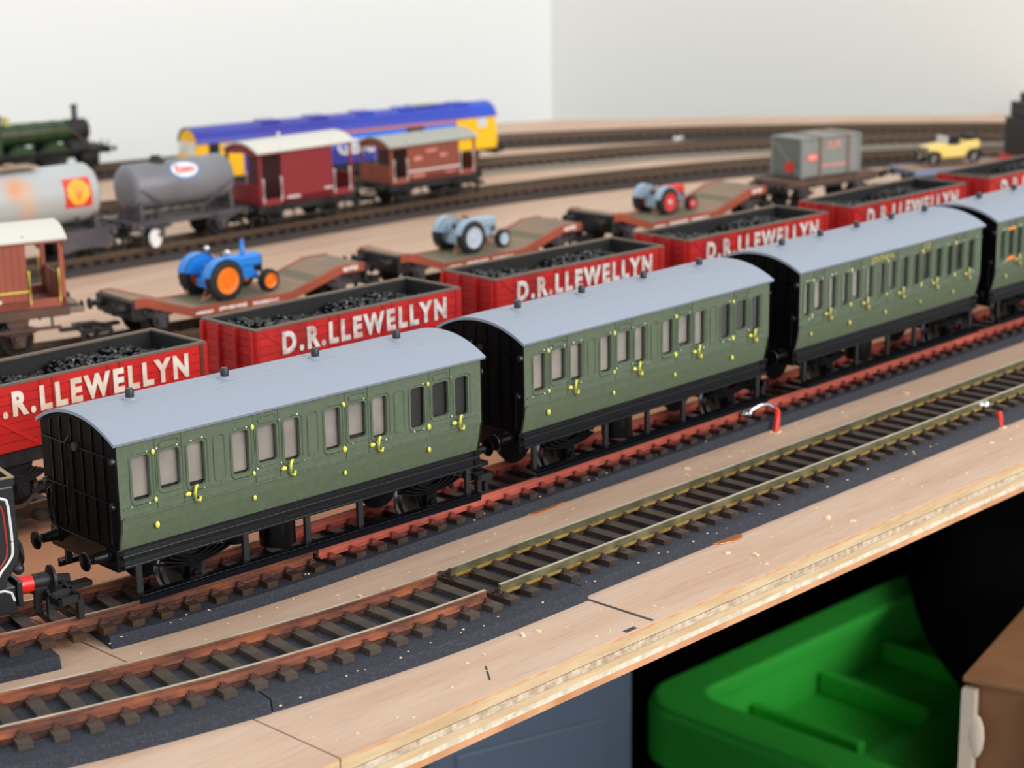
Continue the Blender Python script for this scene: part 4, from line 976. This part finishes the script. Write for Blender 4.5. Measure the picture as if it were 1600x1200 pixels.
# ------------------------------------------------------------------ steam locomotives
def steam_loco(label, boiler, beam, chimney=True, tall=True):
    root = empty('steam_locomotive', 0, 0, 0, 0, label, 'locomotive')   # front buffer beam at x=0, runs to -x
    b = MB(); b.lathe([(.1, -.4), (7.6, -.2), (8.4, 1), (8.4, 16)], (-12, 0, 28), (-1, 0, 0), 28); b.prism([(-9, 15), (9, 15), (5, 22), (-5, 22)], -28, -12.6, 'x'); b.build('smokebox', 'matt_black', root, smooth='auto')
    b = MB(); b.lathe([(7.8, 0), (8.1, .6), (8.3, 24), (8.4, 50), (8.4, 56)], (-28, 0, 28), (-1, 0, 0), 28); b.build('boiler', boiler, root, smooth='auto')
    for xx in (-38, -52, -66): b = MB(); b.lathe([(8.5, 0), (8.65, .1), (8.65, 1), (8.5, 1.1)], (xx, 0, 28), (-1, 0, 0), 28); b.build('boiler_band', 'matt_black', root)
    b = MB(); b.lathe([(3.2, -1.5), (2.2, .3), (2.0, 8 if tall else 3.5), (2.6, 8.6 if tall else 4), (2.6, 10.4 if tall else 5), (2, 10.4 if tall else 5), (.1, 9 if tall else 4)], (-20, 0, 36.3), (0, 0, 1), 16); b.build('chimney', 'matt_black', root, smooth='auto')
    b = MB(); b.lathe([(3.6, -1.5), (3.2, 1), (2.9, 4), (1.8, 5.6), (.1, 6)], (-74, 0, 36.2), (0, 0, 1), 16); b.build('dome', 'gold' if boiler == 'loco_green' else 'matt_black', root, smooth='auto')
    b = MB(); b.lathe([(.1, 0), (1.8, 0), (1.8, .5), (.5, .6), (.4, 1.6), (.1, 1.6)], (-11.8, 0, 28), (1, 0, 0), 12); b.build('door_handwheel', 'brass_edge', root)
    b = MB()
    for s in (-1, 1): b.box(-112, -1, *sorted((s * 7, s * 14)), 14, 15)
    b.box(-112, -1, -7, 7, 10, 13.5); b.build('running_plate', 'matt_black', root)
    b = MB(); b.box(-1.4, 0, -14.5, 14.5, 10.5, 16); b.build('buffer_beam', beam, root)
    buffers(root, 0, 13, 1, beam, y=10, L=6.5)
    for s in (-1, 1):
        for ax in (-42, -68):
            b = MB(); pts = [(ax + 11 * math.cos(math.radians(t_)), 10 + 11 * math.sin(math.radians(t_))) for t_ in range(20, 161, 14)]; b.prism(pts, *sorted((s * 8.6, s * 12.8)), 'y'); b.build('splasher', boiler, root)
        b = MB(); b.box(-98, -84, *sorted((s * 12.6, s * 13.4)), 15, 32); b.box(-98, -94, *sorted((s * 12.6, s * 13.4)), 32, 42); b.build('cab_side', boiler, root)
        b = MB(); b.box(-22, -8, *sorted((s * 9, s * 13.5)), 5.5, 12); b.build('cylinder', 'matt_black', root, bevel=1)
        b = MB(); b.tube([(-10, s * 12, 16), (-30, s * 9.6, 30), (-84, s * 9.8, 30)], .35, 5); b.build('handrail', 'brass_edge', root)
    b = MB(); b.box(-84.6, -84, -13, 13, 15, 42); b.build('cab_front', boiler, root)
    b = MB(); b.strip([(14 - 28 * i / 12, 41.5 + 4.5 * (1 - ((14 - 28 * i / 12) / 14) ** 2)) for i in range(13)], -.8, -100, -83, 'x'); b.build('cab_roof', 'matt_black', root)
    for ax, r in ((-12, 5.5), (-42, 10), (-68, 10), (-90, 6)): wheelset(root, ax, r, ('wheel_dark', 'wheel_dark'))
    b = MB(); b.tube([(0, 3, 10), (1.6, 3, 9), (2, 3, 16), (1, 3, 19)], .5, 5); b.tube([(0, -12, 16), (0, -12, 20)], .5, 5); b.build('brake_pipe', 'matt_black', root)
    return root
g = steam_loco('dark green steam locomotive with tall black chimney at the upper left', 'loco_green', 'matt_black')
a, rz, _ = on_path(Gp, 360, 438); a2, _, _ = on_path(Gp, 438, 445)
g.location = ((a2.x + 6) * S, a2.y * S, 7 * S); g.rotation_euler = (0, 0, rz); g.scale = (.84, .84, .84)
tdr = empty('tender', 0, 0, 0, 0, 'dark tender with red buffer beam at the right edge', 'tender')
b = MB(); b.box(1.5, 78, -13.5, 13.5, 14, 38); b.box(4, 78, -12.5, 12.5, 38, 47); b.box(9, 78, -11, 11, 47, 52); b.build('tender_body', 'loco_black', tdr, bevel=.6)
b = MB(); b.box(20, 78, -12.5, 12.5, 50, 57); b.build('cab', 'loco_green', tdr, bevel=.8)
b = MB(); b.box(0, 1.5, -14.5, 14.5, 9, 16); b.box(1.5, 60, -14.2, 14.2, 12.5, 14.2); b.build('buffer_beam', 'em_red', tdr)
b = MB(); b.box(2, 78, -11, 11, 6, 12.5); b.build('frame', 'matt_black', tdr)
buffers(tdr, 0, 12.5, -1, 'em_red', y=10, L=6); tension_lock(tdr, 0, -1)
for ax in (14, 38, 62): wheelset(tdr, ax, 6, ('wheel_dark', 'wheel_dark'))
place(tdr, D, 722, 780, 70)

# ------------------------------------------------------------------ container wagon and car wagon
def flat_wagon(L, label, deckm, sidem, z=15.0, W=14):
    root = empty('flat_wagon', 0, 0, 0, 0, label, 'wagon')
    n = int(L / 4.5)
    for i in range(n): b = MB(); b.box(L * i / n + .08, L * (i + 1) / n - .08, -W + .6, W - .6, z - 1.4, z); b.build('deck_plank', deckm, root)
    b = MB()
    for s in (-1, 1): b.box(-.5, L + .5, *sorted((s * W, s * (W - .6))), z - 3.2, z + .4)
    b.box(-.8, 0, -W, W, z - 4, z); b.box(L, L + .8, -W, W, z - 4, z); b.build('side_rail', sidem, root)
    b = MB()
    for s in (-1, 1): b.box(0, L, *sorted((s * (W - 4), s * (W - 2.4))), z - 5, z - 1.4)
    b.build('underframe', 'dull_frame', root)
    gear(root, L, (L * .2, L * .8), 'dull_frame', 6, z - 4, W - .6, 7)
    buffers(root, -.8, z - 3, -1, 'matt_black', y=9.5, L=6); buffers(root, L + .8, z - 3, 1, 'matt_black', y=9.5, L=6); tension_lock(root, 0, -1); tension_lock(root, L, 1)
    return root
fw = flat_wagon(74, 'dusty brown flat wagon carrying the grey container', 'rusty_frame', 'rusty_frame', 17.5); place(fw, D, 562, 628, 74)
a, rz, _ = on_path(D, 573, 620)
ct = empty('container', a.x + 1, a.y, 23.4, rz, 'grey wooden container with red labels tied on the flat wagon', 'container', k=.93)
CLn, CWn, CH = 46, 24, 21.5
b = MB(); b.box(.4, CLn - .4, -CWn / 2 + .4, CWn / 2 - .4, .2, CH - .2); b.build('container_core', 'container_dk', ct)
for s in (-1, 1):
    for i in range(8): b = MB(); x0 = 1.4 + (CLn - 2.8) * i / 8; b.box(x0 + .06, x0 + (CLn - 2.8) / 8 - .06, *sorted((s * (CWn / 2 - .5), s * CWn / 2)), .6, CH - .6); b.build('side_plank', 'container', ct)
for x0 in (0, CLn - .5):
    for i in range(6): b = MB(); y0 = -CWn / 2 + 1 + (CWn - 2) * i / 6; b.box(x0, x0 + .5, y0 + .06, y0 + (CWn - 2) / 6 - .06, .6, CH - .6); b.build('end_plank', 'container_dk', ct)
for (x0, x1, y0, y1) in ((-.4, 1.4, -12.4, -10.6), (-.4, 1.4, 10.6, 12.4), (CLn - 1.4, CLn + .4, -12.4, -10.6), (CLn - 1.4, CLn + .4, 10.6, 12.4)):
    b = MB(); b.box(x0, x1, y0, y1, 0, CH); b.build('corner_post', 'container', ct)
b = MB(); b.prism([(-10.6, CH - 1.5), (-8.6, CH - 1.5), (10.6, 2), (8.6, 2)], -.5, 0, 'x'); b.T = Matrix.Scale(-1, 4, (0, 1, 0)); b.v = [Vector((v_.x, -v_.y, v_.z)) for v_ in b.v]; b.build('diagonal_brace', 'container', ct)
b = MB(); b.box(-.4, CLn + .4, -12.6, 12.6, CH, CH + .9); b.build('container_roof', 'container', ct)
b = MB(); b.lathe([(.05, 0), (3.4, 0), (3.4, .3), (.05, .3)], (-.5, -3, 6), (-1, 0, 0), 18); b.build('round_label', 'em_red', ct)
b = MB(); b.v = []; vs, fs = disc(4.6, 2.4); b.add([(p[0] + 8, -12.25, p[1] + 11.5) for p in vs], fs, 0); vs, fs = disc(3.8, 1.7); b.add([(p[0] + 8, -12.35, p[1] + 11.5) for p in vs], fs, 1); b.build('oval_label', ['em_red', 'pink'], ct)
vs, fs = text_geo('SUR', 6, .05, offset=.1); b = MB(); b.add([(p[0] + 25, -12.3 - p[2], p[1] + 17.2) for p in vs], fs); b.build('lettering', 'pink', ct)
marks(ct, -12.2, [(15, 5, 19, 2.2)], 'pink')
for xx in (14, 36):
    b = MB(); b.tube([(xx, -12.9, -5), (xx, -12.9, CH + .6), (xx, -12.5, CH + 1.2), (xx, 12.5, CH + 1.2), (xx, 12.9, CH), (xx, 12.9, -5)], .5, 5); b.build('tie_rope', 'rope', ct)
fc = flat_wagon(74, 'flat wagon with blue grey side rail carrying the small yellow car', 'wood_deck', 'steel_flat', 15); place(fc, D, 655, 716, 74)
a, rz, _ = on_path(D, 666, 703)
car = empty('toy_car', a.x, a.y + 2, 21.2, rz, 'small pale yellow open vintage car with black mudguards', 'car', k=1.0)
b = MB(); b.prism([(4, 4.5), (4, 10.2), (15, 11.4), (17.5, 10.2), (26, 10.2), (30, 12), (37, 12.6), (38, 9), (33, 4.5), (27, 3.2), (12, 3.2)], -5.2, 5.2, 'y'); b.build('car_body', 'car_yel', car, bevel=.8)
for s in (-1, 1):
    for x in (6.5, 33):
        b = MB(); b.lathe([(2.5, 0), (3.6, .1), (3.6, -1.5), (2.5, -1.5)], (x, s * 7.4, 3.6), (0, s, 0), 20); b.build('tyre', 'tyre', car)
        b = MB(); b.cone((x, s * 6.2, 3.6), (0, s * 1.4, 0), .9, .7, 8)
        for i in range(8): aa = math.pi * i / 4; b.tube([(x, s * 6.8, 3.6), (x + 2.7 * math.cos(aa), s * 6.8, 3.6 + 2.7 * math.sin(aa))], .22, 4)
        b.build('spoked_wheel', 'chrome', car)
        b = MB(); pts = [(x + 4.4 * math.cos(math.radians(t_)), 3.6 + 4.4 * math.sin(math.radians(t_))) for t_ in range(15, 170, 15)]; b.strip(pts, .45, *sorted((s * 5, s * 8)), 'y'); b.build('mudguard', 'matt_black', car)
    b = MB(); b.box(10, 29, *sorted((s * 5, s * 7.6)), 2.6, 3.1); b.build('running_board', 'matt_black', car)
    b = MB(); b.lathe([(.1, 0), (1.3, 0), (1.1, 1.2), (.1, 1.9)], (3.4, s * 3.8, 8.6), (1, 0, 0), 12); b.build('headlamp', 'chrome', car, smooth='auto')
b = MB(); b.box(3.2, 4, -3, 3, 4.5, 10); b.build('radiator', 'chrome', car, bevel=.3)
b = MB(); b.box(15.8, 16.1, -4.8, 4.8, 11, 15.4); b.build('windscreen', 'glass_pale', car)
for x in (20, 29): b = MB(); b.box(x, x + 4.5, -4.2, 4.2, 10, 11.6); b.box(x + 3.6, x + 4.8, -4.2, 4.2, 10, 14.2); b.build('seat', 'tyre', car, bevel=.4)
b = MB(); b.box(30, 38, -5, 5, 12.8, 15.2); b.build('folded_hood', 'tyre', car, bevel=.8)

# ------------------------------------------------------------------ black tender at the lower left
td = empty('tender_locomotive', -19.6, 62.3, 7, -.215, 'black tank locomotive rear with white and red lining at the left edge', 'locomotive')
b = MB(); b.prism([(-90, 13), (-3.6, 13), (-3.2, 15.2), (-.6, 18.2), (0, 21), (-.2, 36.8), (-90, 36.8)], -15.6, 15.6, 'y'); b.build('bunker_body', 'loco_black', td, bevel=.35)
b = MB()
for s in (-1, 1): b.box(-40, 0, *sorted((s * 15.6, s * 14.6)), 36.8, 38.6)
b.box(-1, 0, -14.6, 14.6, 36.8, 38.6); b.build('bunker_rim', 'loco_black', td)
b = MB(); b.box(-1.0, .1, -15.7, 15.7, 38.6, 38.9); b.box(-40, -1.0, -15.7, -14.8, 38.6, 38.9); b.build('brass_beading', 'brass_edge', td)
bm_ = coal_mesh(); bm_.v = [Vector((-38 + v_.x * .42, -13.6 + v_.y * 1.02, v_.z * .6 + 19.2)) for v_ in bm_.v]; bm_.build('coal', 'coal', td, kind='stuff')
def lining(y, inset, r, mm, wdt):
    b = MB(); i = inset
    pts = [(-70, 34.6 - i), (-4.2 - i * .4, 34.6 - i), (-2.6 - i, 34.0 - i), (-1.9 - i, 32.4 - i), (-1.6 - i, 22.5), (-2.4 - i, 19.8), (-4.6 - i, 17.4), (-6.2 - i, 15.2 + i * .6), (-9 - i, 14.4 + i), (-70, 14.4 + i)]
    pts = [pts[0]] + [tuple(q) for q in resample(pts[1:-1], .7)] + [pts[-1]]
    b.tube([(p[0], y, p[1]) for p in pts], wdt, 4); b.build('lining', mm, td)
lining(-15.75, 0, 0, 'line_white', .3); lining(-15.75, 1.3, 0, 'line_red', .22)
b = MB(); b.box(-50, -1.2, -14.6, 14.6, 6.5, 13); b.box(-1.2, 0, -15.6, 15.6, 8.0, 14.2); b.build('frame', 'loco_black', td, bevel=.3)
b = MB(); b.tube([(-50, -14.8, 12.4), (-4, -14.8, 12.4), (-2.4, -14.8, 11.6), (-1.8, -14.8, 9.6)], .28, 4); b.build('lining', 'line_white', td)
for s in (-1, 1):
    b = MB(); b.lathe([(.1, 0), (2.2, 0), (2.0, 3.6)], (0, s * 11, 11.6), (1, 0, 0), 18, 0); b.lathe([(1.9, 3.6), (1.5, 3.7), (1.5, 7.6), (1.9, 7.7), (1.9, 7.8)], (0, s * 11, 11.6), (1, 0, 0), 18, 1); b.lathe([(1.9, 7.8), (3.3, 8.0), (3.2, 8.7), (.1, 9)], (0, s * 11, 11.6), (1, 0, 0), 18, 1)
    b.build('buffer', ['buf_red', 'matt_black'], td, smooth='auto', label='buffer with red stock and black head')
    b = MB(); b.ball((-.6, s * 15.4, 17.2), 1.4, 10); b.build('rivet_boss', 'loco_black', td, smooth=True)
tension_lock(td, 2, 1, 'grey_black', 5.6)
for ax in (-14, -40): wheelset(td, ax, 6.3)

# ------------------------------------------------------------------ wires, solder, glue, debris
def solder(x, y, z, label, sc_=1.0):
    rnd = random.Random(int(x)); b = MB()
    for i in range(7): b.ball((x + rnd.uniform(-2.2, 2.2) * sc_, y + rnd.uniform(-.7, .7) * sc_, z + rnd.uniform(0, 1.0) * sc_), rnd.uniform(.7, 1.3) * sc_, 8)
    return tag(b.build('solder_blob', 'solder', smooth=True), label, 'solder')
def wire(pts, bare, label):
    root = empty('feed_wire', pts[0][0], pts[0][1], 0, 0, label, 'wire'); ox, oy = pts[0][0], pts[0][1]
    b = MB(); b.tube([(p[0] - ox, p[1] - oy, p[2]) for p in pts], .95, 8); b.build('red_sleeve', 'wire_red', root, smooth='auto')
    if bare: b = MB(); b.tube([(p[0] - ox, p[1] - oy, p[2]) for p in bare], .55, 6); b.build('bare_end', 'solder', root, smooth='auto')
    b = MB(); rnd = random.Random(4)
    for i in range(7): a = i * .9; b.ball((1.7 * math.cos(a), 1.4 * math.sin(a), .1), rnd.uniform(.5, .9), 6, sq=(1.2, .8, .35))
    b.build('hole_rim', 'hole', root)
    return root
solder(241.5, 42.4, 5.6, 'bright solder blob on the red rail behind the second coach end')
wire([(245.6, 34.2, -1), (247, 34.6, 2.5), (249.2, 36, 5.6), (249.6, 37.2, 6.6)], [(249.6, 37.2, 6.6), (249.2, 39.6, 7.6), (247, 41.5, 7.4), (242.5, 42.5, 6.0)], 'red sleeved feed wire bent over to the red painted rail')
solder(300.5, -9.6, 5.2, 'bright solder blob on the front rail near the right edge')
wire([(297.4, -17.2, -1), (297.6, -17.0, 3.0), (298, -16.2, 5)], None, 'short red feed wire stub rising beside the front track')
solder(758, 489, 6.5, 'small bright solder blob shining on the far track', 1.5)
b = MB(); pts = [(146, -17), (148, -19.2), (152, -20.6), (156, -20.4), (158, -18.6), (157, -17.4), (150, -16.8)]
b.prism(pts, 0, .35, 'z'); tag(b.build('glue_drip', 'amber', bevel=.15), 'amber glue drip beside the front foam edge', 'glue')
b = MB(); pts = [(131, 37.2), (134, 35.2), (142, 35.4), (147, 36.6), (146, 38), (132, 38)]; b.prism(pts, 0, .3, 'z'); tag(b.build('glue_drip', 'amber', bevel=.12), 'thin amber glue line at the foam edge of the coach track', 'glue')
b = MB(); rnd = random.Random(9)
for i in range(170):
    x = rnd.uniform(-10, 330); y = rnd.choice((rnd.uniform(-38, -20), rnd.uniform(17, 36), rnd.uniform(17, 36))); s_ = rnd.uniform(.1, .28) if i > 16 else rnd.uniform(.4, .8)
    b.T = Matrix.Translation((x, y, s_ * .4)) @ Matrix.Rotation(rnd.uniform(0, 3), 4, 'Z'); b.box(-s_ * 1.6, s_ * 1.6, -s_ * .7, s_ * .7, -s_ * .4, s_ * .5)
for i in range(60):
    x = rnd.uniform(-10, 260); y = rnd.choice((rnd.uniform(-18.5, -15.5), rnd.uniform(38, 41.5))); s_ = rnd.uniform(.08, .2)
    b.T = Matrix.Translation((x, y, 3 + s_ * .4)); b.box(-s_ * 1.4, s_ * 1.4, -s_, s_, -s_ * .4, s_ * .5)
b.T = Matrix.Identity(4); tag(b.build('sawdust', 'chip'), 'pale sawdust crumbs scattered over board and foam', 'sawdust', None, 'stuff')

# ------------------------------------------------------------------ under the board
cr = empty('plastic_crate', 566, 113, -620, -.03, 'bright green plastic crate standing under the board', 'crate')
CX, CY, CZ = 520, 260, 320      # length, depth, height (mm)
def rr_(x0, x1, y0, y1, r): return rrect(x0, x1, y0, y1, r, 6)
def ringwall(b, o, i, z0, z1):
    n = len(o); vs = [(p[0], p[1], z) for z in (z0, z1) for p in o] + [(p[0], p[1], z) for z in (z0, z1) for p in i]
    fs = []
    for k in range(n):
        q = (k + 1) % n; fs += [(k, q, n + q, n + k), (2 * n + k, 3 * n + k, 3 * n + q, 2 * n + q), (n + k, n + q, 3 * n + q, 3 * n + k), (k, 2 * n + k, 2 * n + q, q)]
    b.add(vs, fs)
b = MB(); ringwall(b, rr_(0, CX, 0, CY, 30), rr_(28, CX - 28, 28, CY - 28, 16), CZ - 12, CZ); ringwall(b, rr_(-2, CX + 2, -2, CY + 2, 30), rr_(3, CX - 3, 3, CY - 3, 26), CZ - 40, CZ - 4); b.build('rim', 'crate', cr, bevel=3)
b = MB(); ringwall(b, rr_(20, CX - 20, 20, CY - 20, 20), rr_(26, CX - 26, 26, CY - 26, 16), 0, CZ - 10); b.build('crate_wall', 'crate', cr)
b = MB(); b.box(24, CX - 24, 24, CY - 24, CZ - 46, CZ - 40); b.box(60, CX - 60, 110, 150, CZ - 40, CZ - 33); b.box(90, 150, 70, 96, CZ - 40, CZ - 28); b.build('inner_tray', 'crate', cr)
for x in (80, 150, 220, 290, 360, 430): b = MB(); b.box(x, x + 7, 150, CY - 28, CZ - 40, CZ - 24); b.build('tray_rib', 'crate', cr, bevel=2)

P0 = (350.5, 18.5); ang = math.radians(-77)
bx = empty('cardboard_box', P0[0], P0[1], -620, ang, 'brown cardboard box with a strip of white tape at the lower right corner', 'box')
BW, BDp, BH = 300, 190, 505.0
rnd = random.Random(8); nx, nz = 14, 24; b = MB()
vs = [(BW * i / nx, (rnd.uniform(-2.0, 2.0) if 0 < i < nx else 0) + 4 * math.sin(i * .9 + j * .4), BH * j / nz) for j in range(nz + 1) for i in range(nx + 1)]
fs = [(j * (nx + 1) + i, j * (nx + 1) + i + 1, (j + 1) * (nx + 1) + i + 1, (j + 1) * (nx + 1) + i) for j in range(nz) for i in range(nx)]
n0 = len(vs); vs += [(0, BDp, 0), (BW, BDp, 0), (BW, BDp, BH), (0, BDp, BH)]
b.add(vs, fs); b.box(0, BW, 5, BDp, 0, BH - .5); b.build('box_body', 'card', bx, smooth='auto')
b = MB(); b.box(-2, BW + 2, -5, BDp * .5, BH, BH + 2.5); b.build('box_flap', 'card', bx, bevel=.5)
b = MB(); b.box(-2, BW + 2, BDp * .5 + 1, BDp + 2, BH, BH + 2.5); b.build('box_flap', 'card', bx, bevel=.5)
b = MB(); b.box(-1.5, 3.5, -7, -2, 300, BH - 2); b.ball((4, -6, BH - 20), 4.5, 10, sq=(.8, .3, 2)); b.build('torn_edge', 'card_edge', bx, smooth='auto')
b = MB(); b.box(24, 50, -6.5, -5.6, 200, BH - 1); b.box(24, 54, -6, 60, BH + 2.5, BH + 3); b.build('tape', 'tape', bx)
cb = MB(); rnd = random.Random(12); vs = []
NX, NY = 16, 14
for j in range(NY + 1):
    for i in range(NX + 1):
        u, v_ = i / NX, j / NY
        ex = 545 + 430 * v_ + 12 * math.sin(v_ * 9)
        x = ex + (1090 - ex) * u; y = 94 + 366 * v_
        e = min(1, 6 * u) * min(1, 6 * v_ + .3) * min(1, 6 * (1 - v_) + .3)
        vs.append((x, y, -291 + 24 * e + 9 * math.sin(x * .03 + y * .021) * e + rnd.uniform(-3, 3) * e))
fs = [(j * (NX + 1) + i, j * (NX + 1) + i + 1, (j + 1) * (NX + 1) + i + 1, (j + 1) * (NX + 1) + i) for j in range(NY) for i in range(NX)]
cb.add(vs, fs); cbo = cb.build('shading_cover', 'shading', smooth=True); sd = cbo.modifiers.new('thick', 'SOLIDIFY'); sd.thickness = .004; sd.offset = -1
tag(cbo, 'black bag added over the right part of the green crate to stand in for shade', 'cover')  # added piece; its black makes the crate end in shade
bn = empty('storage_bin', 300, 262, -620, -.3, 'slate grey plastic bin in the shade under the board edge', 'bin')
b = MB(); b.box(0, 112, 0, 90, 0, 440); b.build('bin_wall', 'bin', bn, bevel=6)
b = MB(); b.box(-4, 116, -4, 94, 440, 462); b.build('bin_lid', 'bin', bn, bevel=3)
b = MB(); b.box(14, 96, -1.5, 1, 330, 410); b.build('bin_panel', 'bin', bn, bevel=1)
cl = MB()
for i in range(20):
    y0 = -28 + i * 25; cl.prism([(1100 + 6 * math.sin(i * 1.3), y0), (1103 + 6 * math.sin(i * 1.3), y0), (1103 + 6 * math.sin((i + 1) * 1.3), y0 + 25), (1100 + 6 * math.sin((i + 1) * 1.3), y0 + 25)], -620, -12, 'z')
for i in range(40):
    x0 = 100 + i * 25; cl.prism([(x0, 470 + 8 * math.sin(i * 1.3)), (x0 + 25, 470 + 8 * math.sin((i + 1) * 1.3)), (x0 + 25, 473 + 8 * math.sin((i + 1) * 1.3)), (x0, 473 + 8 * math.sin(i * 1.3))], -620, -12, 'z')
tag(cl.build('black_shading', 'shading'), 'black cloth sheet added to stand in for the darkness under the board', 'shading')  # added sheet that blackens the open space below the board
